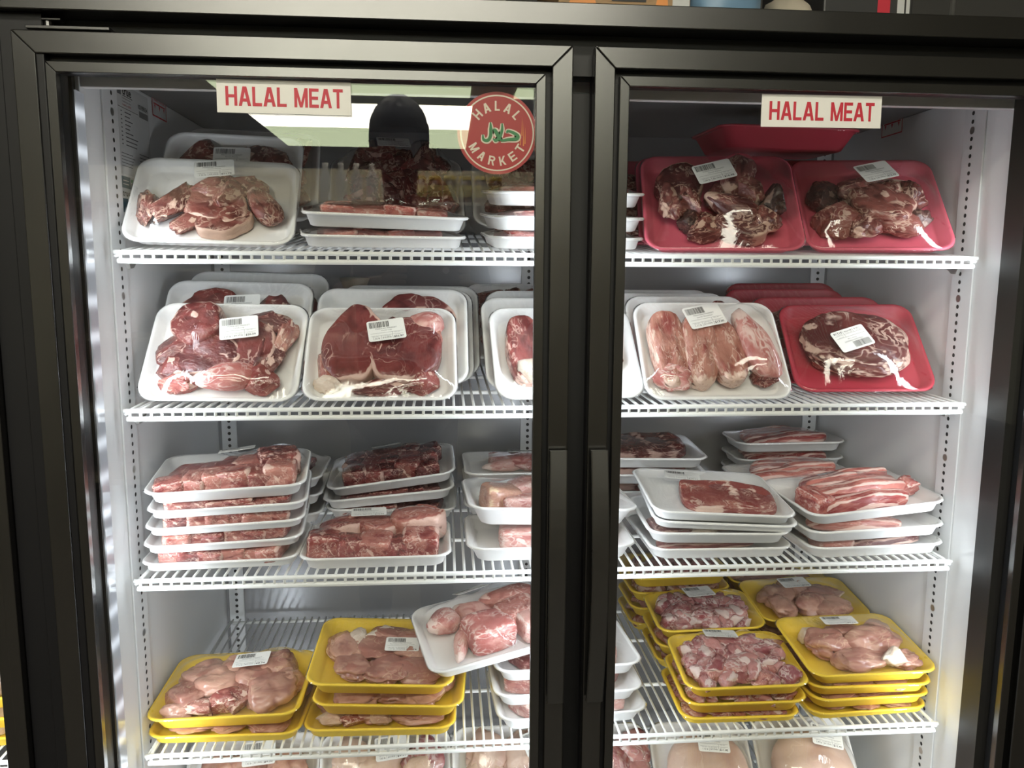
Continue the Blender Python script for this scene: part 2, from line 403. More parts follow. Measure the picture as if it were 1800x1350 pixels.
bm = bmesh.new(); lathe(bm, [(.033, .1225), (.034, .126), (.034, .142), (.031, .145)], 16); jl = bm_mesh(bm, 'lid', True); jl.materials.append(M['lid_yellow'])
bm = bmesh.new(); lathe(bm, [(.0385, .03), (.0388, .031), (.0388, .094), (.0385, .095)], 16); jp = bm_mesh(bm, 'jar_label', True); jp.materials.append(M['jar_label'])
for r_ in range(2):
    for i in range(6):
        t = empty('jar', (.36+.085*i, -3.56-.09*r_, .1))
        mesh_obj('jar_body', jb, None, t); mesh_obj('lid', jl, None, t); mesh_obj('jar_label', jp, None, t)
        tag(t, 'brown jar with yellow lid, %s, %s row of the mirrored shelf' % (('first from bottles', 'second from bottles', 'third from bottles', 'third from end', 'second from end', 'end of row')[i], ('front', 'back')[r_]), 'jar', 'mirrored jars with yellow lids')
bm = bmesh.new(); lathe(bm, [(.030, 0), (.033, .01), (.033, .13), (.014, .17), (.014, .19), (.016, .192), (.016, .21)], 14); bb = bm_mesh(bm, 'bottle', True); bb.materials.append(M['paper_cream'])
for i in range(5):
    tag(mesh_obj('bottle', bb, None, None, (-.16+.085*i, -3.58, .1)), 'pale bottle on the mirrored shop shelf, '+('nearest to the jars', 'second from the jars', 'third from the jars', 'fourth from the jars', 'farthest from the jars')[4-i], 'bottle', 'mirrored pale bottles')
def skin_fig(name, verts, edges, radii, mat, parent=None, sub=2, root=0):
    me = bpy.data.meshes.new(name); me.from_pydata(verts, edges, []); o = mesh_obj(name, me, mat, parent)
    md = o.modifiers.new('skin', 'SKIN'); md.use_smooth_shade = True
    for i, r in enumerate(radii):
        sv = me.skin_vertices[0].data[i]; sv.radius = (r, r) if not isinstance(r, tuple) else r; sv.use_root = (i == root)
    if sub: m2 = o.modifiers.new('sub', 'SUBSURF'); m2.levels = m2.render_levels = sub
    return o
PX, PY = .36, -1.62
person = tag(empty('person', (PX, PY, FZ)), 'person in dark clothes taking the picture with a raised phone, mirrored in the glass', 'person')
def pp(o): o.parent = person; o.matrix_parent_inverse = Matrix.Translation((-PX, -PY, -FZ)); return o
def P3(*a): return [(PX+x, PY+y, zz) for x, y, zz in a]
# body: pelvis, belly, chest, neck base, neck top, head low, head mid, head top, then arms and legs
V = P3((0, 0, -.70), (0, .01, -.52), (0, .01, -.28), (0, .02, -.08), (0, .045, .0), (0, .075, .05), (0, .085, .115), (0, .075, .18),
       (.18, .02, -.12), (.245, .09, -.36), (.205, .30, -.33), (.175, .385, -.315), (-.18, .02, -.12), (-.235, .09, -.36), (-.10, .30, -.33), (-.03, .385, -.315),
       (.095, 0, -.76), (.105, .02, -1.14), (.105, -.02, -1.50), (.11, .10, -1.56), (-.095, 0, -.76), (-.105, .02, -1.14), (-.105, -.02, -1.50), (-.11, .10, -1.56))
Eg = [(0, 1), (1, 2), (2, 3), (3, 4), (4, 5), (5, 6), (6, 7), (2, 8), (8, 9), (9, 10), (10, 11), (2, 12), (12, 13), (13, 14), (14, 15), (0, 16), (16, 17), (17, 18), (18, 19), (0, 20), (20, 21), (21, 22), (22, 23)]
Rr = [(.15, .11), (.14, .10), (.16, .105), (.06, .06), .055, (.068, .085), (.076, .098), (.060, .078), .058, .043, .032, (.034, .020), .058, .043, .032, (.034, .020), .085, .058, .042, .038, .085, .058, .042, .038]
body = pp(skin_fig('body', V, Eg, Rr, M['skin']))
pp(skin_fig('shirt', P3((0, 0, -.74), (0, .01, -.52), (0, .01, -.28), (0, .02, -.10), (.18, .02, -.12), (.242, .085, -.35), (.225, .20, -.345), (-.18, .02, -.12), (-.232, .085, -.35), (-.165, .20, -.345)),
   [(0, 1), (1, 2), (2, 3), (2, 4), (4, 5), (5, 6), (2, 7), (7, 8), (8, 9)], [(.17, .125), (.16, .12), (.178, .122), (.085, .08), .072, .058, .052, .072, .058, .052], M['shirt_dark']))
pp(skin_fig('trousers', P3((0, 0, -.72), (.095, 0, -.80), (.105, .02, -1.14), (.105, -.02, -1.50), (-.095, 0, -.80), (-.105, .02, -1.14), (-.105, -.02, -1.50)), [(0, 1), (1, 2), (2, 3), (0, 4), (4, 5), (5, 6)], [(.162, .12), .098, .072, .058, .098, .072, .058], M['trousers_dark']))
for sx in (1, -1):
    pp(skin_fig('shoe', P3((sx*.105, -.06, -1.555), (sx*.108, .04, -1.555), (sx*.112, .15, -1.568)), [(0, 1), (1, 2)], [.045, .047, (.046, .032)], M['phone_black'], None, 2))
D, F = ICO_H = (lambda bm: (bmesh.ops.create_icosphere(bm, subdivisions=4, radius=1), np.array([v.co[:] for v in bm.verts]), [tuple(v.index for v in f.verts) for f in bm.faces])[1:])(bmesh.new())
hp = D*np.array([.094, .112, .128]); hp[:, 2] += .0
keep = [f for f in F if all((hp[i][2] > .015) or (hp[i][1] < .015 and hp[i][2] > -.06) for i in f)]
hp = hp*(1+.05*np.array([mnoise.noise(Vector(d)*9) for d in D]))[:, None]
me = bpy.data.meshes.new('hair'); me.from_pydata((hp+np.array([PX, PY+.075, .135])).tolist(), [], keep); hr = pp(mesh_obj('hair', me, M['hair_dark'])); md = hr.modifiers.new('thick', 'SOLIDIFY'); md.thickness = .012
for sx in (1, -1):
    bm = bmesh.new(); bmesh.ops.create_uvsphere(bm, u_segments=12, v_segments=8, radius=1); me = bm_mesh(bm, 'eye', True); pp(mesh_obj('eye', me, M['paper_white'], None, (PX+sx*.033, PY+.168, .105), None, (.014, .010, .009)))
    bm = bmesh.new(); bmesh.ops.create_uvsphere(bm, u_segments=12, v_segments=8, radius=1); me = bm_mesh(bm, 'ear', True); pp(mesh_obj('ear', me, M['skin'], None, (PX+sx*.083, PY+.075, .095), None, (.011, .022, .033)))
pp(skin_fig('nose', P3((0, .160, .105), (0, .185, .068), (0, .170, .060)), [(0, 1), (1, 2)], [.010, .015, .011], M['skin'], None, 2))
bm = bmesh.new(); bmesh.ops.create_uvsphere(bm, u_segments=12, v_segments=8, radius=1); pp(mesh_obj('mouth', bm_mesh(bm, 'mouth', True), M['ink_red'], None, (PX, PY+.160, .030), None, (.024, .008, .007)))
phone = empty('phone', (.470, -1.042, -.283)); bm = bmesh.new(); add_box(bm, (-.076, -.004, -.037), (.076, .004, .037), .004); mesh_obj('phone_body', bm_mesh(bm, 'phone_body'), M['phone_black'], phone)
bm = bmesh.new(); add_box(bm, (-.071, -.0047, -.033), (.071, -.0041, .033)); mesh_obj('screen', bm_mesh(bm, 'screen'), M['ink_teal'], phone)
bm = bmesh.new(); add_tube(bm, [(.0334, .0041, .008), (.0334, .0062, .008)], .009, 14); mesh_obj('lens', bm_mesh(bm, 'lens'), M['steel'], phone)
tag(phone, 'dark phone held in both hands to take the picture, mirrored in the glass', 'phone')
# five fingers a hand, curled round the phone's ends
for sx, wx in ((1, .175), (-1, -.03)):
    hxw = PX+wx; ex = .470+sx*.0755
    for k, (dz, ln) in enumerate(((.024, .95), (.008, 1.05), (-.008, 1.0), (-.023, .8))):
        pts = [(hxw, PY+.40, -.312+dz*.6), (ex+sx*.016, -1.075, -.283+dz), (ex+sx*.013, -1.040, -.283+dz), (ex-sx*.010*ln, -1.0345, -.283+dz)]
        # fingers stop short of the lens
        pp(skin_fig('finger', pts, [(0, 1), (1, 2), (2, 3)], [.010, .0088, .0082, .0065], M['skin'], None, 1))
    pp(skin_fig('thumb', [(hxw, PY+.40, -.300), (ex+sx*.005, -1.085, -.268), (ex-sx*.022, -1.056, -.262)], [(0, 1), (1, 2)], [.012, .0105, .0085], M['skin'], None, 1))
# ------------------------------------------------------------------ the cooler
cooler = tag(empty('display_cooler', (.66, .3, FZ)), 'black two-door glass display cooler stocked with wrapped halal meat', 'cooler')
def part(o):  # hang on the cooler, keeping world coordinates
    o.parent = cooler; o.matrix_parent_inverse = Matrix.Translation((-.66, -.3, -FZ)); return o
WL, WR, YB = .0405, 1.304, .622
ZB = -1.52
part(box('side_panel', (-.0145, .003, FZ+.02), (WL-.006, .70, .02), M['black_panel'], bev=.0015))
part(box('side_panel', (WR+.006, .03, FZ+.02), (1.40, .70, .02), M['black_panel'], bev=.0015))
part(box('header', (-.016, -.012, .0195), (1.41, .06, .0462), M['black_frame'], bev=.0012))
part(box('top_panel', (-.0145, .0605, .0195), (1.40, .70, .03), M['black_panel']))
part(box('header_recess', (-.0143, .028, -.03), (1.395, .06, .0192), M['black_gasket']))
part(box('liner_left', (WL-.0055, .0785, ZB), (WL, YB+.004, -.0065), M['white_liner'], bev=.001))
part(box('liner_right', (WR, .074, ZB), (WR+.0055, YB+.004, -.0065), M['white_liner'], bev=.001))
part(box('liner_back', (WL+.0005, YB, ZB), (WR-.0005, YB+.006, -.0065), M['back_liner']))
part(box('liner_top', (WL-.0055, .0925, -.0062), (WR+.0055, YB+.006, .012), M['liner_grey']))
part(box('liner_bottom', (WL+.0005, .06, ZB-.02), (WR-.0005, YB+.006, ZB-.001), M['white_liner']))
part(box('top_lip', (WL+.0005, .080, -.0465), (WR-.0005, .0915, .0), M['white_liner'], bev=.001))
part(box('base', (-.0145, .03, FZ), (1.40, .69, ZB-.021), M['black_panel']))
part(box('rear_panel', (-.014, YB+.0065, FZ+.02), (1.399, .71, .019), M['black_panel']))
part(box('middle_post', (.652, .046, ZB), (.698, .0905, -.0468), M['black_gasket'], bev=.001))
part(box('jamb', (WL-.0057, .048, ZB), (WL+.004, .0525, -.03), M['black_gasket']))
part(box('jamb', (WR-.012, .032, ZB), (WR+.0057, .0725, -.03), M['black_gasket']))
part(box('led_strip', (WL-.002, .0535, ZB), (WL+.0055, .0775, -.055), M['led_lens'], bev=.001))
bm = bmesh.new()
def pilaster(x0, x1, yc, hx, w=.05, back=False, xc=None):
    bm = bmesh.new()
    if not back:
        add_box(bm, (x0, yc-w/2, ZB), (x1, yc+w/2, -.012), .0008)
        s = 1 if hx > x0 else -1
        z = -.0219; i = 17
        while z > ZB+.02:
            add_disc(bm, (hx, yc+.004, z), .0033 if i % 20 else .0058, 'X', 10, 1 if i % 20 else 2); z -= .0127; i += 1
    else:
        add_box(bm, (xc-w/2, yc-.003, ZB), (xc+w/2, yc, -.012), .0008)
        z = -.0219
        while z > ZB+.02:
            add_disc(bm, (xc, yc-.0033, z), .0033, 'Y', 10, 1); z -= .0127
    return part(mesh_obj('pilaster', bm_mesh(bm, 'pilaster'), [M['pilaster_white'], M['hole_dark'], M['steel']]))
pilaster(WL, WL+.003, .166, WL+.0033)
pilaster(WR-.003, WR, .170, WR-.0033)
pilaster(0, 0, YB-.0003, 0, .03, True, WL+.022)
pilaster(0, 0, YB-.0003, 0, .03, True, WR-.022)
pilaster(0, 0, YB-.0003, 0, .03, True, .672)
def door(x0, x1, z0, z1, mirror, hx, label):
    """black aluminium door: a recessed base ring that carries mitred outer and inner bars, pane and handle"""
    a, b, c = .026, .033, .0455
    def ring(o, i, y0, y1, bev, names):
        X0, X1, Z0, Z1 = x0+o, x1-o, z0-o, z1+o; x_0, x_1, z_0, z_1 = x0+i, x1-i, z0-i, z1+i; g = .00008
        return [prism(names[0], [(X0+g*2.5, Z0), (X1-g*2.5, Z0), (x_1-g, z_0), (x_0+g, z_0)], y0, y1, M['black_frame'], None, bev),
                prism(names[0], [(X0+g*2.5, Z1), (x_0+g, z_1), (x_1-g, z_1), (X1-g*2.5, Z1)], y0, y1, M['black_frame'], None, bev),
                prism(names[1], [(X0, Z0-g*2.5), (x_0, z_0-g), (x_0, z_1+g), (X0, Z1+g*2.5)], y0, y1, M['black_frame'], None, bev),
                prism(names[1], [(X1, Z0-g*2.5), (X1, Z1+g*2.5), (x_1, z_1+g), (x_1, z_0-g)], y0, y1, M['black_frame'], None, bev)]
    bm = bmesh.new()
    for lo, hi in (((x0+.002, .0165, z0-c+.004), (x1-.002, .045, z0-.002)), ((x0+.002, .0165, z1+.002), (x1-.002, .045, z1+c-.004)),
                   ((x0+.002, .0165, z1+c-.0038), (x0+c-.004, .045, z0-c+.0038)), ((x1-c+.004, .0165, z1+c-.0038), (x1-.002, .045, z0-c+.0038))):
        add_box(bm, lo, hi)
    d = mesh_obj('door', bm_mesh(bm, 'door'), M['black_gasket']); part(d); d['label'] = label
    kids = ring(0, a, 0.0, .016, .0013, ('outer_rail', 'outer_stile')) + ring(b, c, .005, .016, .0009, ('inner_rail', 'inner_stile'))
    kids.append(box('glass_pane', (x0+c-.0035, .0168, z1+c-.0035), (x1-c+.0035, .0208, z0-c+.0035), M['door_glass']))
    # pull handle: a strip that stands off the stile and bows out in the middle
    bm = bmesh.new(); n = 14; zt, zb = -.507, -.858; w = .0115; prev = None
    for k in range(n+1):
        t = k/n; z = zt+(zb-zt)*t; e = math.sin(math.pi*t)
        yo = -.013-.016*e; x = hx+.0016*math.sin(math.pi*t)*(1 if mirror else -1)
        rg = [bm.verts.new(p) for p in ((x-w, yo+.001, z), (x-w+.0015, yo, z), (x+w-.0015, yo, z), (x+w, yo+.001, z), (x+w, yo+.006, z), (x-w, yo+.006, z))]
        if prev:
            for i in range(6): bm.faces.new((prev[i], prev[(i+1) % 6], rg[(i+1) % 6], rg[i]))
        else: bm.faces.new(rg)
        prev = rg
    bm.faces.new(prev[::-1])
    for z in (zt-.012, zb+.012): add_box(bm, (hx-.007, -.012, z-.009), (hx+.007, -.0001, z+.009))
    bmesh.ops.recalc_face_normals(bm, faces=bm.faces)
    kids.append(mesh_obj('handle', bm_mesh(bm, 'handle'), M['black_handle']))
    for k in kids: k.parent = d
    return d
door(0.0, .6615, 0.0, -1.50, False, .6485, 'left glass door with the round red sticker')
door(.6885, 1.350, 0.0, -1.50, True, .7025, 'right glass door')
bm = bmesh.new(); add_box(bm, (.018, -.0015, .0012), (.112, .024, .0048), .0006); add_tube(bm, [(.038, .012, .0048), (.038, .012, .0125)], .0055, 12); add_box(bm, (.030, .004, .0125), (.055, .02, .0145), .0004)
part(mesh_obj('hinge', bm_mesh(bm, 'hinge'), M['black_handle']))
# ------------------------------------------------------------------ wire shelves
SHZ = [-.2499, -.4692, -.7185, -.9916, -1.262]
SY = .119; SD = .475
_wire = tube_mesh('wire', [(0, SD, 0), (0, .012, 0), (0, .0065, -.0008), (0, .0042, -.004), (0, .0036, -.015)], .0021, 6)
SHELVES = {}
def wire_shelf(x0, x1, z, tilt, label, y=SY):
    t = empty('wire_shelf', ((x0+x1)/2, y, z), (RAD(tilt), 0, 0)); h = (x1-x0)/2
    n = int(round((x1-x0-.012)/.0149))
    for i in range(n+1):
        o = mesh_obj('wire', _wire, M['white_wire'], t, (-h+.008+i*(x1-x0-.016)/n, 0, -.0024))
    mesh_obj('front_rail', tube_mesh('front_rail', [(-h, .0033, -.0034), (h, .0033, -.0034)], .0033, 10), M['white_wire'], t)
    mesh_obj('lower_rail', tube_mesh('lower_rail', [(-h+.004, .0042, -.0152), (h-.004, .0042, -.0152)], .0037, 10), M['white_wire'], t)
    for yy in (.165, .335, SD-.004):
        mesh_obj('support_bar', tube_mesh('support_bar', [(-h+.003, yy, -.0078), (h-.003, yy, -.0078)], .0032, 8), M['white_wire'], t)
    for s in (-1, 1):
        mesh_obj('side_bar', tube_mesh('side_bar', [(s*(h-.002), .004, -.0076), (s*(h-.002), SD, -.0076)], .0029, 8), M['white_wire'], t)
        bm = bmesh.new(); add_prism(bm, [(.035, -.0195), (.040, -.030), (.052, -.030), (.072, -.0195)], -.003, .003, .0005)
        for v in bm.verts: v.co = Vector((s*(h-.004)+v.co.y, v.co.x, v.co.z))
        mesh_obj('clip', bm_mesh(bm, 'clip'), M['steel'], t)
    return tag(t, label, 'shelf', 'white wire shelves in the cooler')
rows = ['top', 'second', 'third', 'fourth', 'lowest']
for i, z in enumerate(SHZ):
    tl = (6.0, 1.0, 0, 0, 0)[i]
    wire_shelf(.0525, .668, z, tl, 'white wire shelf behind the left door, %s one down' % rows[i])
    wire_shelf(.676, 1.2915, z, (4.5, 1.0, 0, 0, 0)[i], 'white wire shelf behind the right door, %s one down' % rows[i])
# ------------------------------------------------------------------ meat pieces (unit meshes, scaled per piece)
def ico(sub):
    bm = bmesh.new(); bmesh.ops.create_icosphere(bm, subdivisions=sub, radius=1); bm.verts.ensure_lookup_table()
    v = np.array([x.co[:] for x in bm.verts]); f = [tuple(q.index for q in p.verts) for p in bm.faces]; bm.free(); return v, f
ICO = {3: ico(3), 4: ico(4), 5: ico(5)}
def fbm(P, f, seed, oct=2):
    o = Vector((seed*7.31, seed*3.17, seed*1.73)); r = np.zeros(len(P)); a = 1.0
    for k in range(oct):
        r += a*np.array([mnoise.noise(Vector(p)*f+o) for p in P]); a *= .5; f *= 2.1
    return r
def superell(D, e, ez=None):
    if ez is None:
        return D/((np.abs(D)**e).sum(1)**(1/e))[:, None]
    rxy = (np.abs(D[:, 0])**e+np.abs(D[:, 1])**e)**(1/e)
    r = (rxy**ez+np.abs(D[:, 2])**ez)**(1/ez)
    return D/r[:, None]
def ssn(x, a, b):
    t = np.clip((x-a)/(b-a), 0, 1); return t*t*(3-2*t)
def gen(kind, seed):
    rng = random.Random(seed*91+len(kind)); sub = 4 if kind in ('thigh', 'chunk', 'chop', 'slice', 'slab', 'shoulder', 'roast', 'bird', 'strip', 'ham') else 3
    D, F = ICO[sub if kind not in ('roast', 'slab', 'strip') else 5 if kind == 'roast' else 4]
    D = D.copy(); fat = np.zeros(len(D))
    if kind == 'chunk':
        P = superell(D, 2.4); P *= (1+.34*fbm(D, 1.1, seed)+.10*fbm(D, 3.2, seed+5))[:, None]
        rid = np.abs(fbm(D, 1.5, seed+9)); P *= (1-.16*np.exp(-(rid/.07)**2))[:, None]
        fat = .62*np.exp(-(rid/.09)**2)+ssn(fbm(D, 1.3, seed+3, 1), .22, .5)*.9
        for k in range(5):       # knife cuts: flat faces with a pale rim
            c = np.array([rng.gauss(0, 1), rng.gauss(0, 1), rng.gauss(.35, .7)]); c /= np.linalg.norm(c); dd = rng.uniform(.46, .74)
            q = P@c-dd; rim = np.exp(-(q/.06)**2); P = P-np.outer(np.maximum(q, 0)*.93, c)
            fat = np.where(q > .05, fat*.25, fat); fat = np.maximum(fat, .8*rim*(fbm(D, 2.2, seed+k, 1) > -.1))
            if (seed+k) % 4 == 0:   # sawn bone in the cut
                t1 = np.cross(c, [0, 0, 1.0001]); t1 /= np.linalg.norm(t1); t2 = np.cross(c, t1); bo = np.hypot(P@t1-rng.uniform(-.2, .2), P@t2-rng.uniform(-.2, .2))
                fat = np.maximum(fat, np.where(q > .02, ssn(-bo, -.26, -.20), 0))
        P *= (1+.035*fbm(D, 5, seed+11))[:, None]
    elif kind == 'slice':     # flat cut across the leg, fat rim, muscle seams, round bone
        P = superell(D, 2.3, 7); ang = np.arctan2(D[:, 1], D[:, 0]); rr = np.hypot(P[:, 0], P[:, 1])
        P[:, :2] *= (1+.16*fbm(np.c_[np.cos(ang), np.sin(ang), 0*ang], 1.3, seed))[:, None]
        P[:, 2] += .16*fbm(P*[1, 1, 0], 1.6, seed+2)
        s = fbm(P*[1, 1, .2], .95, seed+4, 1); seam = np.exp(-(s/.028)**2)
        bx, by = rng.uniform(-.3, .3), rng.uniform(-.1, .4); bd = np.hypot(P[:, 0]-bx, P[:, 1]-by)
        P[:, 2] -= .14*seam*np.sign(P[:, 2])
        fat = np.maximum(ssn(rr, .86, .99)*.95*(.45+.9*ssn(np.sin(ang+seed), -.4, .6)), .62*seam)
        if seed % 3 == 0: fat = np.maximum(fat, ssn(-bd, -.17, -.13))
    elif kind == 'chop':      # thick bone-in block
        P = superell(D, 7.0); P *= (1+.10*fbm(D, 1.0, seed, 1)+.035*fbm(D, 4, seed+1))[:, None]
        q = np.abs(P); e = np.sort(q, 1)
        fat = ssn(e[:, 1], .70, .86)*.62
        fat = np.maximum(fat, np.exp(-((P[:, 0]-rng.uniform(-.4, .4)+.5*P[:, 2])/.09)**2)*.7)
        fat += ssn(fbm(D, 1.4, seed+8, 1), .2, .5)*.5
    elif kind == 'slab':      # rib rack: ribs run front to back
        P = superell(D, 4.5, 6); P[:, 2] += .22*np.sin(P[:, 0]*11)*(P[:, 2] > 0)*ssn(1-np.abs(P[:, 1]), .02, .3)
        P[:, 1] += .10*fbm(P*[1, 0, 0], 2, seed); P[:, 2] += .25*fbm(P*[1, 1, 0], 1.2, seed+2)
        P[:, 1] *= 1-.18*(P[:, 0]+1)/2
        fat = .62*ssn(np.sin(P[:, 0]*13+1.2*P[:, 1]), -.1, .7)*ssn(P[:, 0], -.4, -.05)+ssn(-P[:, 1], .84, .95)*.9+ssn(P[:, 1], .85, .97)*.6
        fat += .3*ssn(fbm(P, 2.2, seed+7), .1, .5)
    elif kind == 'strip':     # long layered strip of breast, red and white along it
        P = superell(D, 3.2, 3.5); P[:, 2] += .30*fbm(P*[1, .4, 0], 1.5, seed); P[:, 1] += .28*fbm(P*[1, 0, 0], 1.3, seed+1)
        w = P[:, 1]*2.1+P[:, 2]*1.3+.8*fbm(P*[1.0, .3, .3], 1.4, seed+3)
        fat = ssn(np.sin(w*3.0+seed), .15, .6)*.95
    elif kind == 'shank':     # meat on a bone, thick at one end
        P = superell(D, 2.3); k = .62+.38*ssn(P[:, 0], -.9, .7); P[:, 1] *= k; P[:, 2] *= k
        P *= (1+.13*fbm(D, 1.6, seed))[:, None]
        fat = ssn(-P[:, 0], .45, .7)*.85*(fbm(D, 2, seed+1) > -.35)+.5*np.exp(-(fbm(D, 1.4, seed+2, 1)/.06)**2)
        fat[P[:, 0] > .8] *= .2
    elif kind == 'shoulder':  # upright slice with seams
        P = superell(D, 3.0, 5); P[:, 0] *= 1+.14*fbm(P*[0, 1, 0], 1.3, seed); P[:, 2] += .25*fbm(P*[1, 1, 0], 1.5, seed+1)
        s = fbm(P*[1.3, .5, .2], 1.5, seed+4, 1); fat = .7*np.exp(-(s/.05)**2)+ssn(np.abs(P[:, 0]), .80, .97)*.6
        P[:, 2] -= .2*np.exp(-(s/.06)**2)*(P[:, 2] > 0)
        fat = np.maximum(fat, ssn(-P[:, 1], .62, .9)*.75)
    elif kind == 'thigh':     # boned chicken thigh
        P = superell(D, 2.3); P *= (1+.27*fbm(D, 1.15, seed)+.05*fbm(D, 3, seed+2))[:, None]
        for k in range(3):
            c = np.array([rng.gauss(0, 1), rng.gauss(0, 1), rng.gauss(.2, .5)]); c /= np.linalg.norm(c); q = P@c-rng.uniform(.62, .85); P = P-np.outer(np.maximum(q, 0)*.75, c)
        cr = fbm(D, 1.2, seed+6, 1); P *= (1-.20*np.exp(-(cr/.055)**2))[:, None]
        fat = ssn(P[:, 0]*(1 if seed % 2 else -1)+.3*fbm(D, 2, seed+1), .75, 1.0)*.9+.35*np.exp(-(cr/.04)**2)
    elif kind == 'gizzard':
        P = superell(D, 2.6); P *= (1+.34*fbm(D, 1.3, seed)+.10*fbm(D, 3, seed))[:, None]
        for k in range(5):
            c = np.array([rng.gauss(0, 1), rng.gauss(0, 1), rng.gauss(.2, .7)]); c /= np.linalg.norm(c); q = P@c-rng.uniform(.45, .75); P = P-np.outer(np.maximum(q, 0)*.85, c)
        fat = ssn(fbm(D, 1.0, seed+3, 1), .05, .4)*.85
    elif kind == 'roast':
        P = superell(D, 2.5, 3); P *= (1+.13*fbm(D, 1.3, seed))[:, None]
        s = fbm(P*[1, 1.6, .6], 1.2, seed+2); fo = np.exp(-(s/.06)**2); P[:, 2] -= .13*fo
        s2 = fbm(P*[.5, 1.6, .6], 2.8, seed+6); fat = .6*fo+.4*np.exp(-(s2/.08)**2)*ssn(-P[:, 1], -.1, .7)+ssn(np.hypot(P[:, 0], P[:, 1]), .80, .98)*.42+ssn(P[:, 0], .62, .9)*.3
    elif kind == 'bird':      # whole chicken, breast up with legs folded
        P = superell(D, 2.3); P *= (1+.06*fbm(D, 1.4, seed))[:, None]
        for sx in (-1, 1):
            d = np.linalg.norm((P-np.array([sx*.72, -.55, .45]))/np.array([.33, .62, .5]), axis=1); P *= (1+.16*np.exp(-d**2))[:, None]
        P[:, 2] -= .10*np.exp(-(P[:, 0]/.10)**2)*(P[:, 2] > 0)
        fat = ssn(fbm(D, 1.5, seed+1), .2, .6)*.6
    me = bpy.data.meshes.new(kind); me.from_pydata(P.tolist(), [], F)
    at = me.attributes.new('fat', 'FLOAT', 'POINT'); at.data.foreach_set('value', np.clip(fat, 0, 1).astype(np.float32))
    me.polygons.foreach_set('use_smooth', [True]*len(F)); me.update(); return me
POOL = {}
NVAR = dict(chunk=9, slice=9, chop=8, slab=3, strip=5, shank=5, shoulder=4, thigh=8, gizzard=9, roast=1, bird=2)
KN = dict(chunk='meat_chunk', slice='leg_slice', chop='bone_in_chop', slab='rib_slab', strip='breast_strip', shank='shank', shoulder='shoulder_slice',
          thigh='chicken_thigh', gizzard='gizzard', roast='roast', bird='whole_chicken')
def piece_mesh(kind, i, mat):
    k = (kind, i % NVAR[kind], mat)
    if k not in POOL:
        b = (kind, i % NVAR[kind])
        if b not in POOL: POOL[b] = gen(kind, b[1]+1)
        me = POOL[b].copy(); me.name = KN[kind]; me.materials.append(M[mat]); POOL[k] = me
    return POOL[k]
# ------------------------------------------------------------------ trays, film, price labels
_tray = {}
def tray_mesh(w, d, h, col):
    k = (round(w, 3), round(d, 3), round(h, 4), col)
    if k in _tray: return _tray[k]
    bm = bmesh.new(); s = h*.72; rb = .018
    loops = [(w-2*s, d-2*s, rb, 0.0), (w-2*s+.006, d-2*s+.006, rb+.002, .0015), (w-.013, d-.013, .024, h-.0045), (w-.003, d-.003, .027, h-.0042), (w, d, .028, h-.0022), (w-.0015, d-.0015, .0275, h-.0004),
             (w-.006, d-.006, .026, h), (w-.013, d-.013, .023, h-.0012), (w-2*s+.004, d-2*s+.004, rb, .0052), (w-2*s-.004, d-2*s-.004, rb-.003, .0036)]
    rings = [[bm.verts.new((a, b, z)) for a, b in rrect(W, D, min(r, W/2.2, D/2.2), 6)] for W, D, r, z in loops]
    n = len(rings[0])
    for i in range(len(rings)-1):
        for j in range(n): bm.faces.new((rings[i][j], rings[i][(j+1) % n], rings[i+1][(j+1) % n], rings[i+1][j]))
    bm.faces.new(rings[0][::-1]); bm.faces.new(rings[-1])
    me = bm_mesh(bm, 'foam_tray', True); me.materials.append(M[col])
    _tray[k] = me; return me
_lab = {}
PRINT_NAME = 'MAKKAH MARKET'
def label_meshes(title, price, seed):
    if 'paper' not in _lab:
        bm = bmesh.new(); add_prism(bm, rrect(.056, .040, .0035), 0, .0003, 0, 'Z'); me = bm_mesh(bm, 'price_label'); me.materials.append(M['paper_white']); _lab['paper'] = me
    k = (title, price, seed % 5)
    if k not in _lab:
        f = Flat(); rng = random.Random(seed); x = -.0245
        while x < .004:
            w = rng.choice((.0004, .0004, .0007, .0011)); f.rect(x, .0055, x+w, .0170, 0); x += w+rng.choice((.0004, .0005, .0008))
        f.text(PRINT_NAME, -.016, .0018, .032, .0026, 1); wt = min(.040, .0019*len(title)); f.text(title, -wt/2, -.0022, wt, .0026, 1)
        f.rect(-.0245, -.0054, .0245, -.0050, 1); f.rect(-.0245, -.0103, .0245, -.0100, 1)
        f.rect(.0078, -.018, .0082, -.0052, 1); f.rect(-.0092, -.018, -.0088, -.0102, 1)
        f.text('SELL BY', .011, -.0072, .009, .0012, 1); f.text('NET WT', -.022, -.0124, .009, .0013, 1); f.text('UNIT PRICE', -.007, -.0124, .012, .0013, 1)
        f.text('TOTAL', .011, -.0124, .009, .0013, 1)
        f.text('%.2f lb' % (1+rng.random()), -.021, -.0168, .0095, .003, 0); f.text('$%.2f/lb' % (3+rng.randint(0, 8)+.99), -.0072, -.0168, .013, .003, 0)
        f.text(price, .0095, -.0176, .0145, .0042, 0, .02)
        _lab[k] = f.mesh('label_print', [M['ink_black'], M['ink_grey']])
    return _lab['paper'], _lab[k]
NOL = {}
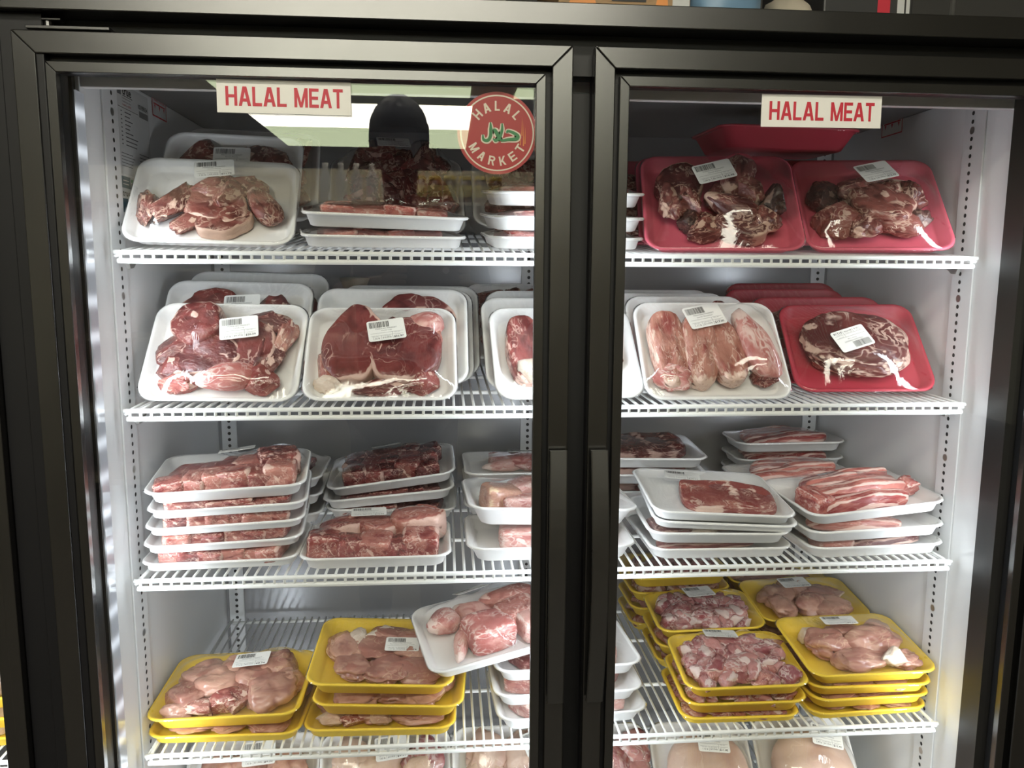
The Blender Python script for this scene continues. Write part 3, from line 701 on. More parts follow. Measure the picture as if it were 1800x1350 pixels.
def film_field(w, d, h, items):
    nx, ny = 21, 17; X = np.linspace(-w/2+.004, w/2-.004, nx); Y = np.linspace(-d/2+.004, d/2-.004, ny)
    G = np.full((ny, nx), h+.0004)
    for (cx, cy, cz, hx, hy, hz, rz) in items:
        c, s = math.cos(rz), math.sin(rz); dx = X[None, :]-cx; dy = Y[:, None]-cy
        u = (dx*c+dy*s)/(hx*1.08); v = (-dx*s+dy*c)/(hy*1.08); r = u*u+v*v
        G = np.where(r < 1, np.maximum(G, cz+hz*(np.clip(1-r*r, 0, 1)**.5)*1.08+.0016), G)
    F = G.copy(); B = np.zeros_like(G, bool); B[0] = B[-1] = True; B[:, 0] = B[:, -1] = True
    F[B] = h+.0005
    for _ in range(70):
        A = F.copy(); A[1:-1, 1:-1] = (F[:-2, 1:-1]+F[2:, 1:-1]+F[1:-1, :-2]+F[1:-1, 2:])/4
        F = np.where(B, F, np.maximum(G, A))
    return X, Y, F
def film_mesh(w, d, h, X, Y, F):
    ny, nx = F.shape; V = []; Q = []
    for j in range(ny):
        for i in range(nx):
            x, y = X[i], Y[j]
            # round the four corners like the tray
            r = .026; ax, ay = abs(x)-(w/2-.004-r), abs(y)-(d/2-.004-r)
            if ax > 0 and ay > 0:
                m = math.hypot(ax, ay); q = max(ax, ay)
                if m > 0: x = math.copysign(w/2-.004-r+ax/m*q, x); y = math.copysign(d/2-.004-r+ay/m*q, y)
            V.append((x, y, F[j, i]))
    for j in range(ny-1):
        for i in range(nx-1): a = j*nx+i; Q.append((a, a+1, a+nx+1, a+nx))
    # skirt over the rim
    per = [i for i in range(nx)]+[j*nx+nx-1 for j in range(1, ny)]+[(ny-1)*nx+i for i in range(nx-2, -1, -1)]+[j*nx for j in range(ny-2, 0, -1)]
    base = len(V)
    for k, a in enumerate(per):
        x, y, z = V[a]; l = math.hypot(x/(w/2), y/(d/2)); V.append((x*(1+.0055/(w/2)), y*(1+.0055/(d/2)), h-.0018))
    b2 = len(V)
    for k, a in enumerate(per):
        x, y, z = V[a]; V.append((x*(1-.001/(w/2)), y*(1-.001/(d/2)), h-.0058))
    n = len(per)
    for k in range(n):
        l = (k+1) % n; Q.append((per[l], per[k], base+k, base+l)); Q.append((base+l, base+k, b2+k, b2+l))
    me = bpy.data.meshes.new('cling_film'); me.from_pydata(V, [], Q); me.polygons.foreach_set('use_smooth', [True]*len(Q)); me.materials.append(M['cling_film']); me.update()
    return me
WS, DS = .232, .185
SPECS = []
SHELF_TILT = [6.0, 1.0, 0, 0, 0]
def package(*a, **k):
    names = ('pos', 'yaw', 'tilt', 'roll', 'color', 'items', 'text', 'size', 'group', 'lab', 'seed', 'film', 'zcap', 'base_mat')
    d = dict(size=(WS, DS, .021), group=None, lab=None, seed=0, film=True, zcap=None, base_mat='lamb_red'); d.update(dict(zip(names, a))); d.update(k)
    d['pos'] = Vector(d['pos']); SPECS.append(d)
def frame_of(d):
    return Matrix.Rotation(RAD(d['yaw']), 3, 'Z') @ Matrix.Rotation(RAD(d['tilt']), 3, 'X') @ Matrix.Rotation(RAD(d['roll']), 3, 'Y')
def corner_pts(d):
    w, dd, h = d['size']; R = frame_of(d); s = h*.72; o = []
    for sx in (-1, 1):
        for y in (0, 1):
            o.append(d['pos']+R @ Vector((sx*w/2, y*dd, -.004)))
            o.append(d['pos']+R @ Vector((sx*(w/2-s), s if y == 0 else dd-s, -h)))
    return o
def settle():
    """keep every package on its shelf and inside the walls, and let each tray's contents stop under the tray on top of it"""
    for d in SPECS:
        sh = min(range(5), key=lambda i: abs(d['pos'].z-SHZ[i]) if d['pos'].z > SHZ[i]-.03 else 9); d['shelf'] = sh
        tl = math.tan(RAD(SHELF_TILT[sh] if d['pos'].x < .72 else (4.5, 1, 0, 0, 0)[sh]))
        ground = lambda p: SHZ[sh]-.0001+(p.y-SY)*tl
        if d['tilt'] < 15:
            lift = min(p.z-ground(p) for p in corner_pts(d))
            while lift < 0 and d['size'][2] > .0125:
                d['size'] = (d['size'][0], d['size'][1], d['size'][2]-.0005); lift = min(p.z-ground(p) for p in corner_pts(d))
        lift = min(p.z-ground(p) for p in corner_pts(d))
        if lift < 0: d['pos'].z -= lift
        xs = [p.x for p in corner_pts(d)]
        if min(xs) > 0:
            if max(xs) > WR-.0042: d['pos'].x -= max(xs)-(WR-.0042)
            if min(xs) < WL+.0042: d['pos'].x += WL+.0042-min(xs)
        ys = max(p.y for p in corner_pts(d))
        if ys > YB-.004: d['pos'].y -= ys-(YB-.004)
    for L in SPECS:
        R = frame_of(L); Ri = R.transposed(); w, dd, h = L['size']
        for U in SPECS:
            if U is L or U['shelf'] != L['shelf'] or abs(U['tilt']-L['tilt']) > 16: continue
            q = [Ri @ (p-L['pos']) for p in corner_pts(U)]
            x0, x1 = min(p.x for p in q), max(p.x for p in q); y0, y1 = min(p.y for p in q), max(p.y for p in q)
            if min(x1, w/2)-max(x0, -w/2) < .03 or min(y1, dd)-max(y0, 0) < .03: continue
            c = sum(q, Vector())/len(q)
            if c.z < .0005: continue
            zc = h+min(p.z for p in q)-.0012
            if zc < .0095: zc = .0095
            L['zcap'] = zc if L.get('auto') is None else min(L['zcap'], zc); L['auto'] = 1
    for d in SPECS:
        k = {n: d[n] for n in ('pos', 'yaw', 'tilt', 'roll', 'color', 'items', 'text', 'size', 'group', 'lab', 'seed', 'film', 'zcap', 'base_mat')}
        build_package(**k)
def build_package(pos, yaw, tilt, roll, color, items, text, size=(WS, DS, .021), group=None, lab=None, seed=0, film=True, zcap=None, base_mat='lamb_red'):
    """items: (kind, u, v, hx, hy, hz, rz deg[, lift, mat, tiltx, tilty]) with u, v from -1..1 over the tray floor; pos = middle of the front rim edge"""
    w, d, h = size; R = Matrix.Rotation(RAD(yaw), 3, 'Z') @ Matrix.Rotation(RAD(tilt), 3, 'X') @ Matrix.Rotation(RAD(roll), 3, 'Y')
    loc = Vector(pos)-R @ Vector((0, -d/2, h))
    t = empty('meat_package', loc, R.to_euler())
    mesh_obj('foam_tray', tray_mesh(w, d, h, 'foam_'+color), None, t)
    iw, idp = w/2-h*.72-.004, d/2-h*.72-.004; env = []; rng = random.Random(seed+17)
    for q, it in enumerate(items):
        kind, u, v, hx, hy, hz, rz = it[:7]; lift = it[7] if len(it) > 7 else 0; mat = (it[8] if len(it) > 8 and it[8] else base_mat)
        tx = it[9] if len(it) > 9 else rng.uniform(-6, 6); ty = it[10] if len(it) > 10 else rng.uniform(-6, 6)
        x, y = u*iw, v*idp
        z = .0040+hz*.93+lift
        if zcap is not None:
            hz = min(hz, (zcap-.0045)/2.0); z = min(z, zcap-hz)
        nm = KN[kind] if mat not in ('chicken',) or kind != 'chunk' else 'chicken_piece'
        mesh_obj(nm, piece_mesh(kind, seed*3+q*2+int(hx*1000), mat), None, t, (x, y, z), (RAD(tx), RAD(ty), RAD(rz)), (hx, hy, hz))
        env.append((x, y, z, hx, hy, hz, RAD(rz)))
    X, Y, F = film_field(w, d, h, env)
    if zcap is not None: F = np.minimum(F, zcap+.001)
    if film: mesh_obj('cling_film', film_mesh(w, d, h, X, Y, F), None, t)
    if lab:
        title, price, lu, lv, la = lab[:5]; lx, ly = lu*iw, lv*idp
        i = int(np.clip(np.searchsorted(X, lx), 2, len(X)-3)); j = int(np.clip(np.searchsorted(Y, ly), 2, len(Y)-3))
        z = F[j-1:j+2, i-2:i+3].max()+.0007
        gx = (F[j, i+2]-F[j, i-2])/(X[i+2]-X[i-2]); gy = (F[j+2, i]-F[j-2, i])/(Y[j+2]-Y[j-2])
        gk = .3 if tilt > 30 else .8; nrm = Vector((-gx*gk, -gy*gk, 1)).normalized(); q = Vector((0, 0, 1)).rotation_difference(nrm) @ Matrix.Rotation(RAD(la), 3, 'Z').to_quaternion()
        pm, prm = label_meshes(title, price, seed)
        sc = lab[5] if len(lab) > 5 else 1.0
        up = 0.0; qi = q.inverted()           # keep the whole label above the film
        for jj in range(len(Y)):
            for ii in range(len(X)):
                e = qi @ Vector((X[ii]-lx, Y[jj]-ly, F[jj, ii]-z))
                if abs(e.x) < .030*sc and abs(e.y) < .022*sc: up = max(up, e.z+.0006)
        z += up
        lo = mesh_obj('price_label', pm, None, t, (lx, ly, z), q.to_euler(), (sc, sc, 1))
        mesh_obj('label_print', prm, None, lo, (0, 0, .00042))
    return tag(t, text, 'meat tray', group)
def fill(kind, nx, ny, hx, hy, hz, seed, jit=.12, rot=25, mat=None, mat2=None, u=(-.85, .85), v=(-.8, .8), lift=0):
    rng = random.Random(seed); L = []
    for j in range(ny):
        for i in range(nx):
            a = u[0]+(u[1]-u[0])*((i+.5)/nx) if nx > 1 else (u[0]+u[1])/2; b = v[0]+(v[1]-v[0])*((j+.5)/ny) if ny > 1 else (v[0]+v[1])/2
            s = rng.uniform(.88, 1.15)
            L.append((kind, a+rng.uniform(-jit, jit)/nx*2, b+rng.uniform(-jit, jit)/ny*2, hx*s, hy*rng.uniform(.88, 1.15), hz*rng.uniform(.85, 1.1), rng.uniform(-rot, rot), lift+rng.uniform(0, .003), mat2 if mat2 and rng.random() < .3 else mat))
    return L
#PART2
G1 = 'meat trays on the top shelf'; G2 = 'meat trays on the second shelf'; G3 = 'meat trays on the third shelf'; G4 = 'chicken and offal trays on the fourth shelf'; G5 = 'trays on the lowest shelf'
def z(s, dy=0, h=0): return SHZ[s]+h
# ---- top shelf, left door
A1 = [('chunk', -.92, -.30, .018, .036, .016, 12), ('chunk', -.55, -.20, .024, .042, .019, -14), ('slice', .02, -.18, .048, .036, .013, -18), ('chunk', -.10, .26, .040, .026, .017, 18), ('chunk', .36, .38, .036, .026, .018, -30),
      ('slice', .18, -.62, .040, .024, .012, 14), ('shank', .70, -.12, .042, .023, .018, -58), ('chunk', .25, .05, .030, .024, .022, 30), ('chunk', -.30, -.62, .028, .020, .013, 10)]
package((.163, .150, -.244), 3, 47, 1.5, 'white', A1, 'white tray of goat pieces in front at the far left of the top shelf', (.236, .176, .021), G1, ('Goat Parts', '$11.79', -.02, .62, 9), 1, base_mat='goat_dark')
package((.178, .214, -.206), 3, 50, 2, 'white', fill('chunk', 4, 3, .034, .030, .017, 5, .2, 60), 'white tray of goat pieces leaning behind the front left one, top shelf', (.208, .19, .021), G1, ('Goat Parts', '$24.59', -.05, .60, 3), 2, base_mat='goat_dark')
package((.194, .278, -.195), 4, 52, 2, 'white', fill('chunk', 4, 3, .034, .030, .015, 6, .2, 60), 'rearmost white tray in the top left corner of the cooler', (.216, .19, .021), G1, None, 3, base_mat='goat_dark')
package((.424, .142, -.1975), 10, 6.5, 1, 'white', fill('chop', 4, 3, .026, .025, .013, 7, .1, 20, None), 'white tray seen edge on, upper of two beneath the hooded reflection', (.240, .16, .021), G1, None, 4, base_mat='rib_red')
package((.421, .150, -.2265), 11, 6, 0, 'white', fill('chop', 4, 3, .026, .022, .011, 8, .1, 20), 'white tray seen edge on, lower of two, on the top shelf wires', (.240, .16, .021), G1, None, 5, zcap=.028, base_mat='rib_red')
package((.424, .330, -.215), 3, 47, 0, 'white', fill('chunk', 4, 3, .034, .030, .030, 12, .25, 80, mat='lamb_red', lift=.004)+fill('chunk', 3, 2, .032, .028, .018, 13, .25, 80, lift=.03, u=(-.6, .6), v=(0, .8)), 'tall heap of goat pieces on a tray behind the two edge-on trays', (.228, .19, .021), G1, ('Goat Parts', '$15.98', -.05, .86, 5), 6, base_mat='goat_dark')
for k, (dz, dy, tx) in enumerate(((.0235, 0, 'lowest of three white trays stacked behind the middle post, top shelf'), (.0525, -.008, 'middle one of three white trays stacked behind the middle post, top shelf'), (.0885, .004, 'topmost of three white trays stacked behind the middle post, top shelf'))):
    package((.684, .150+dy, -.2499+dz), (4, 5, 3)[k], 5.5, 0, 'white', fill('chop', 4, 3, .026, .024, .013 if k == 2 else .0115, 20+k, .1, 20), tx, (.236, .15, .021), G1, None, 10+k, zcap=None if k == 2 else .029, base_mat='rib_red')
package((.650, .352, -.200), 0, 50, 0, 'white', fill('chunk', 4, 3, .034, .030, .016, 33, .2, 60), 'white tray leaning at the back behind the round sticker', (.2, DS, .021), G1, None, 14, base_mat='goat_dark')
# ---- top shelf, right door
B1 = [('slice', -.62, .42, .036, .036, .018, 20), ('chunk', -.80, -.02, .022, .036, .020, 10), ('chunk', -.52, .02, .022, .036, .020, 15), ('shank', .28, .55, .040, .030, .026, 70), ('chunk', .42, .22, .036, .030, .024, -20),
      ('chunk', .82, -.02, .026, .026, .024, 10, 0, 'dark_scrap'), ('shank', .18, -.28, .048, .024, .022, -28, .006), ('slice', .30, -.66, .040, .024, .016, -16), ('chunk', .62, -.52, .026, .026, .020, 40), ('chunk', -.28, -.66, .034, .024, .014, 8), ('chunk', -.02, .18, .026, .028, .016, 0), ('chunk', -.50, -.45, .024, .020, .014, 0, 0, 'dark_scrap')]
package((.914, .140, -.246), -8, 50, 0, 'pink', B1, 'large pink tray of goat parts under the right HALAL MEAT sign, left of two', (.236, .198, .024), G1, ('Goat Parts', '$16.98', -.12, .36, 14, 1.05), 21, base_mat='goat_dark')
B2 = [('chunk', -.72, .22, .026, .030, .018, 30, 0, 'dark_scrap'), ('chunk', -.65, -.45, .036, .034, .022, 20), ('chunk', -.10, .25, .040, .034, .024, -20), ('slice', .12, -.18, .050, .034, .022, -25), ('chunk', .62, .10, .034, .030, .024, 30), ('shank', .35, -.55, .042, .024, .020, -10),
      ('chunk', .72, -.50, .024, .024, .018, 0, 0, 'dark_scrap'), ('chunk', -.22, -.62, .034, .024, .018, 20), ('shank', .42, .52, .044, .016, .016, -10, 0, 'bone_white'), ('chunk', .35, .12, .03, .03, .022, 0)]
package((1.164, .158, -.240), -8, 49, -.4, 'pink', B2, 'pink tray of goat parts at the far right of the top shelf', (.226, .198, .024), G1, ('Goat Parts', '$12.79', .08, .50, 20, 1.05), 22, base_mat='goat_dark')
package((.905, .215, -.236), -8, 51, 0, 'pink', fill('chunk', 4, 3, .034, .030, .014, 41, .2, 60), 'pink tray leaning directly behind the left pink goat tray', (.200, .196, .024), G1, None, 23, base_mat='goat_dark')
package((1.150, .228, -.228), -8, 50, 0, 'pink', fill('chunk', 4, 3, .034, .030, .014, 42, .2, 60), 'pink tray leaning directly behind the right pink goat tray', (.236, .190, .024), G1, None, 24, base_mat='goat_dark')
package((.850, .318, -.228), -4, 52, 0, 'pink', fill('chunk', 4, 3, .034, .030, .014, 43, .2, 60), 'pink tray at the back left of the right door, mostly hidden, top shelf', (.17, .19, .024), G1, None, 25, base_mat='goat_dark')
package((1.062, .262, -.0425), 0, 2, 1, 'red', fill('chunk', 4, 2, .034, .030, .004, 44, .2, 60), 'dark red tray lying flat on top of the leaning pink trays', (.238, .19, .034), G1, None, 26, zcap=.03, base_mat='goat_dark')
# ---- second shelf, left door
C1 = [('slice', -.45, .56, .038, .034, .022, 15), ('chunk', -.62, .02, .042, .032, .018, 10), ('slice', -.28, -.14, .054, .036, .015, -8), ('slice', .32, .06, .044, .050, .014, 20, .003), ('chunk', .55, .66, .036, .024, .018, -10), ('chunk', .86, .22, .017, .044, .018, -8, 0, 'shoulder_pink'), ('shank', -.52, .28, .017, .012, .012, 40, .014, 'bone_white'),
      ('chunk', .66, -.25, .030, .036, .018, 20), ('chunk', -.60, -.82, .034, .015, .015, 4, 0, 'chop_pink'), ('shank', .08, -.70, .046, .026, .020, 6, 0, 'pale_bone_meat'), ('chunk', .60, -.74, .032, .024, .018, 30, 0, 'chop_pink'), ('chunk', -.72, -.42, .032, .028, .014, 0), ('chunk', .15, .48, .026, .024, .014, 0)]
package((.172, .146, -.4625), -2, 50, 1.2, 'white', C1, 'white tray of mixed lamb leg pieces at the far left of the second shelf', (.230, .176, .021), G2, ('Lamb Leg', '$20.59', .22, .36, 10), 31, base_mat='leg_red')
package((.172, .152, -.4655), -2, 50, 1.2, 'white', [], 'empty white tray nested under the far left lamb leg tray, second shelf', (.236, .178, .019), G2, None, 32, film=False) if False else None
package((.168, .226, -.443), -1, 52, 2, 'white', [('slice', -.45, .46, .048, .036, .016, 15), ('chunk', .55, .52, .044, .026, .018, 5), ('chunk', .05, .0, .05, .04, .016, 0), ('chunk', -.5, -.5, .04, .03, .015, 0), ('chunk', .5, -.5, .04, .03, .015, 0)], 'white tray of lamb leg behind the far left one, second shelf', (WS, .188, .021), G2, ('Lamb Leg', '$18.35', .1, .42, 4), 33, base_mat='leg_red')
package((.185, .290, -.432), -1, 54, 2, 'white', fill('chunk', 3, 2, .04, .035, .015, 46), 'third white tray back at the far left of the second shelf', (WS, .188, .021), G2, None, 34, base_mat='leg_red')
C4 = [('slice', -.44, .12, .046, .066, .016, -8, .002), ('slice', .34, -.05, .058, .058, .016, -20, .004), ('shank', .62, .66, .036, .024, .020, 8, .004, 'pale_bone_meat'), ('chunk', .62, -.72, .034, .024, .017, 20, 0, 'lamb_red'), ('chunk', .05, -.88, .056, .014, .013, 2, 0, 'lamb_red'), ('chunk', -.88, -.35, .016, .040, .012, 6, 0, 'shoulder_pink'), ('shank', .84, .1, .040, .013, .014, 84, 0, 'shoulder_pink'), ('chunk', -.82, -.78, .024, .016, .012, 0, 0, 'bone_white'), ('chunk', .1, .62, .03, .02, .014, 0)]
package((.407, .136, -.4615), 1, 46, .4, 'white', C4, 'white tray of two big lamb leg slices, second shelf middle left', (.226, .178, .021), G2, ('Lamb Leg', '$26.97', .08, .30, 9), 35, base_mat='leg_red')
package((.418, .196, -.447), 0, 49, .6, 'white', [('slice', .38, .35, .062, .060, .016, 10), ('chunk', -.5, -.1, .04, .04, .014, 0)], 'white tray with one round red leg slice, behind the two-slice tray', (.240, .188, .021), G2, None, 36, base_mat='leg_red')
package((.428, .256, -.452), 0, 50, .6, 'white', fill('slice', 2, 1, .05, .055, .014, 47), 'third white tray back in the second shelf middle left row', (.240, .188, .021), G2, None, 37, base_mat='leg_red')
package((.440, .312, -.448), 0, 51, .6, 'white', fill('slice', 2, 1, .05, .055, .014, 48), 'rearmost white tray in the second shelf middle left row', (.240, .188, .021), G2, None, 38, base_mat='leg_red')
C8 = [('shoulder', -.64, .05, .030, .060, .016, 4), ('shoulder', -.18, .02, .028, .058, .017, -6), ('shank', -.48, -.62, .036, .026, .020, -20, .004, 'bone_white'), ('shoulder', .30, .0, .028, .060, .016, 8), ('chunk', .74, .1, .026, .05, .014, 0)]
package((.690, .140, -.4615), 3, 46, 0, 'white', C8, 'white tray of lamb strips cut off by the middle post, second shelf', (.228, .178, .021), G2, ('Lamb Shoulder', '$13.20', -.02, .66, -80), 39, base_mat='lamb_red')
package((.682, .205, -.456), 3, 48, 0, 'white', fill('shoulder', 4, 1, .02, .055, .012, 49), 'white tray directly behind the lamb strips at the middle post', (WS, .184, .021), G2, None, 40, base_mat='lamb_red')
package((.676, .268, -.450), 3, 50, 0, 'white', fill('chunk', 4, 2, .03, .035, .014, 50), 'third white tray back at the middle post, second shelf', (.2, .184, .021), G2, None, 41, base_mat='lamb_red')
package((.640, .405, -.430), 3, 55, 0, 'white', fill('chunk', 4, 3, .03, .03, .016, 51), 'white tray at the back of the second shelf near the centre holes', (.2, .16, .021), G2, None, 42, base_mat='goat_dark')
# ---- second shelf, right door
D1 = [('shoulder', -.70, -.02, .029, .066, .017, 3), ('shoulder', -.22, -.06, .027, .064, .019, -4), ('shoulder', .20, -.06, .026, .062, .018, 5), ('shank', .70, .08, .068, .030, .024, -78, .002, 'pale_bone_meat'), ('chunk', -.70, -.68, .036, .026, .016, 0, .003, 'pale_bone_meat'), ('chunk', .78, -.72, .022, .016, .016, 10, .004, 'lamb_red'), ('chunk', -.05, .50, .036, .022, .014, 0, 0, 'lamb_red')]
package((.915, .134, -.4635), 1, 52, 0, 'white', D1, 'white tray of upright lamb shoulder slices and a shank, right door', (.230, .178, .021), G2, ('Lamb Shoulder', '$17.00', -.10, .66, 13, 1.08), 51, base_mat='shoulder_pink')
for k, (x, y, tx) in enumerate(((.903, .196, 'second white tray back, behind the upright shoulder slices'), (.892, .254, 'third white tray back, behind the upright shoulder slices'), (.884, .312, 'rearmost white tray in the row behind the shoulder slices'))):
    package((x, y, -.459+.004*k), 1, 53, 0, 'white', fill('shoulder', 4, 1, .02, .055, .013, 52+k), tx, (.205, .180, .021), G2, None, 52+k, base_mat='lamb_red')
D5 = [('roast', .02, .02, .086, .064, .022, -6, .001), ('chunk', -.42, -.45, .040, .022, .014, -14, .006, 'shoulder_pink'), ('chunk', .72, .15, .018, .040, .014, 10, .003, 'bone_white'), ('chunk', .3, .62, .036, .016, .014, -10, .003)]
package((1.168, .180, -.460), -5, 47, -1.2, 'red', D5, 'red tray holding one large dark lamb roast, far right of second shelf', (.224, .180, .022), G2, ('Goat Leg', '$12.18', -.16, -.10, 200, 1.05), 56, base_mat='roast_dark')
package((1.150, .245, -.455), -3, 49, -.5, 'red', fill('chunk', 3, 2, .04, .035, .014, 57), 'red tray leaning directly behind the large dark roast', (.230, .182, .022), G2, None, 57, base_mat='roast_dark')
package((1.120, .305, -.444), -1, 50, -.5, 'red', fill('chunk', 3, 2, .04, .035, .014, 58), 'third red tray back, second shelf behind the roast', (.222, .182, .022), G2, None, 58, base_mat='roast_dark')
package((1.142, .372, -.440), 0, 52, -1, 'red', fill('chunk', 3, 2, .04, .035, .014, 59), 'rearmost red tray, highest rim behind the dark roast', (.214, .184, .022), G2, None, 59, base_mat='roast_dark')
# ---- third shelf, left door
def chops(seed, n=5, m=2, hz=.013, mat=None): return fill('chop', n, m, .0205, .032, hz, seed, .06, 10, mat, 'lamb_red', v=(-1.0, .6))
E1 = [('chop', -.86, -.72, .022, .020, .013, 10, 0, 'chop_pink'), ('chop', -.48, -.62, .018, .024, .014, -8), ('chop', -.22, -.58, .016, .026, .015, 4), ('chop', .12, -.55, .026, .030, .016, -6), ('chop', .46, -.60, .020, .028, .016, 10), ('chop', .78, -.55, .024, .030, .018, 0, .002),
      ('chop', .72, .10, .032, .026, .021, 10, .004, 'lamb_red'), ('chop', .28, .05, .028, .026, .016, -14), ('chop', -.2, .0, .03, .026, .014, 5), ('chop', -.62, -.1, .03, .026, .012, -12), ('chunk', .45, .62, .03, .02, .016, 10, 0, 'lamb_red'), ('chunk', -.1, .6, .03, .02, .012, 10)]
package((.181, .135, -.591), 6, 5, -1.4, 'white', E1, 'white tray of lamb chops on top of the five-tray stack at far left', (.230, .182, .021), G3, ('Lamb Chops', '$15.25', .0, .72, 5), 61, base_mat='chop_pink')
for k, (zz, yw, x, y, tx) in enumerate(((-.618, 7, .184, .135, 'second from the top of the far left stack of chop trays'), (-.645, 6.5, .172, .138, 'middle one of the far left stack of chop trays'), (-.6715, 5, .172, .136, 'second from the bottom of the far left stack of chop trays'), (-.698, 1, .168, .131, 'bottom of the far left stack of chop trays, on the wires'))):
    package((x, y, zz), yw, (3, 3, 2.5, 0)[k], -1, 'white', chops(62+k, 6), tx, (.228, .182, .0145), G3, None, 62+k, zcap=.0262, base_mat='chop_pink')
for k, zz in enumerate((-.634, -.664, -.6965)):
    package((.172, .345, zz), 1, 0, -1, 'white', fill('chunk', 4, 3, .026, .024, .016 if k == 0 else .011, 70+k), ('top', 'middle', 'bottom')[k]+' white tray of the stack half hidden behind the far left chop stack', (.226, .182, .021), G3, None, 70+k, zcap=None if k == 0 else .0275, base_mat='lamb_red')
package((.404, .368, -.6435), 2, 5, -7, 'white', fill('chop', 5, 3, .022, .024, .016, 75, .08, 14, None, 'chop_pink'), 'top white tray of the slanting stack of dark chops, third shelf', (.232, .182, .021), G3, ('Lamb Chops', '$14.10', -.1, .75, 5), 75, base_mat='lamb_red')
package((.402, .362, -.668), 4, 3, -4, 'white', chops(76, 6, 2, .012, 'lamb_red'), 'middle white tray of the slanting stack of dark chops, third shelf', (.234, .182, .021), G3, None, 76, zcap=.027, base_mat='lamb_red')
package((.402, .368, -.6965), -2, 0, .6, 'white', chops(77, 6, 2, .012, 'lamb_red'), 'bottom white tray of the slanting stack of dark chops, third shelf', (.232, .182, .021), G3, None, 77, zcap=.024, base_mat='lamb_red')
G4c = [('chop', -.84, -.50, .026, .030, .020, 4), ('chop', -.42, -.62, .022, .026, .018, 10, 0, 'lamb_red'), ('chop', -.02, -.60, .026, .028, .018, -4), ('chop', .30, -.66, .018, .024, .016, 8, 0, 'lamb_red'), ('chop', .70, -.55, .028, .028, .020, 0), ('slice', -.60, .25, .036, .030, .018, 10, .006), ('slice', -.02, .25, .036, .032, .018, -10, .006), ('slice', .62, .35, .044, .034, .024, 12, .006), ('chunk', -.3, .62, .03, .024, .024, 0), ('chunk', .3, .55, .03, .024, .024, 0)]
package((.396, .131, -.6975), 1, .5, 0, 'white', G4c, 'single white tray of thick chops on the wires, third shelf middle', (.228, .178, .021), G3, ('Lamb Chops', '$16.34', -.18, .42, 4, 1.0), 80, base_mat='chop_pink')
H1 = [('chop', -.72, -.1, .030, .032, .022, 10, 0, 'chicken'), ('chop', -.25, .35, .034, .028, .024, 20), ('chop', .05, -.45, .030, .026, .022, -10), ('chop', .45, .0, .034, .034, .022, 10), ('chop', -.4, -.55, .034, .018, .018, 5), ('chop', .75, .2, .024, .03, .02, 0)]
package((.672, .165, -.638), 3, 0, 2.5, 'white', H1, 'deep white tray of pale bone-in pieces at the middle post, third shelf', (.270, .185, .034), G3, ('Beef Feet', '$9.48', -.05, .7, 4), 81, base_mat='pale_bone_meat')
package((.664, .138, -.6905), 0, 0, 0, 'white', [('chop', -.35, -.30, .040, .036, .024, 0), ('chop', .05, .45, .04, .034, .022, 10, 0, 'chop_pink'), ('chop', .35, -.35, .03, .03, .020, 5), ('chop', .75, 0, .024, .03, .018, 0)], 'white tray with a thick pale block under the deep one, third shelf', (.262, .180, .026), G3, None, 82, zcap=.0435, base_mat='pale_bone_meat')
for k, zz in enumerate((-.634, -.664, -.695)):
    package((.635, .372, zz), 1, 0, 0, 'white', [('shank', -.3, -.2, .04, .016, .014, 5), ('thigh', .3, -.1, .04, .03, .016, 10), ('chop', -.1, .5, .04, .02, .012, 0)] if k == 0 else chops(84+k, 5), 'white tray behind the deep one at the middle post, '+('top', 'middle', 'bottom')[k]+' of its stack', (.20, .182, .021), G3, ('Lamb Neck', '$8.90', .25, .5, 8) if k == 0 else None, 84+k, zcap=None if k == 0 else .0275, base_mat='pale_bone_meat')
# ---- third shelf, right door
package((.931, .130, -.641), -2, 6, 3, 'white', [('slab', .24, -.24, .076, .052, .0085, -8, .002, 'shoulder_pink', 6, 0)], 'big white tray with a single slab of ribs, top of its stack', (.228, .196, .018), G3, ('Lamb Ribs', '$10.21', -.34, .68, -12, 1.05), 91, base_mat='rib_red')
package((.934, .134, -.658), -5, 4, 2, 'white', [('slab', .1, -.1, .08, .05, .005, 0)], 'white tray directly beneath the single rib slab tray', (.228, .190, .014), G3, None, 92, zcap=.0135, base_mat='rib_red')
package((.925, .133, -.6725), -2, 2, .8, 'white', [('chop', -.75, -.55, .030, .030, .012, 10, 0, 'roast_dark'), ('chunk', -.25, -.80, .034, .014, .011, -8, 0, 'bone_white'), ('slab', .3, .1, .07, .05, .007, 0)], 'white tray with a crinkled film edge and pale fat, under the rib trays', (.226, .190, .021), G3, None, 93, zcap=.0255, base_mat='rib_red')
package((.931, .136, -.698), .5, 0, .6, 'white', [('strip', -.15, -.55, .08, .026, .0115, 0, 0, 'lamb_red'), ('strip', .1, .2, .08, .03, .011, 4)], 'bottom white tray of the rib stack behind the right door', (.230, .185, .021), G3, None, 94, zcap=.024, base_mat='rib_red')
J1 = [('strip', -.05, -.72, .078, .018, .016, 8, .0), ('strip', .0, -.36, .084, .020, .018, 5, .003), ('strip', .05, .02, .086, .020, .018, 3, .004), ('strip', .08, .40, .080, .020, .017, 4, .003), ('strip', .1, .74, .07, .016, .014, 2), ('chop', -.82, -.45, .020, .034, .018, 8), ('chunk', .86, -.25, .022, .024, .015, 0, .004)]
package((1.186, .136, -.6385), 5, 3, -4, 'white', J1, 'white tray heaped with streaky breast strips at the far right', (.236, .186, .021), G3, None, 95, base_mat='rib_red')
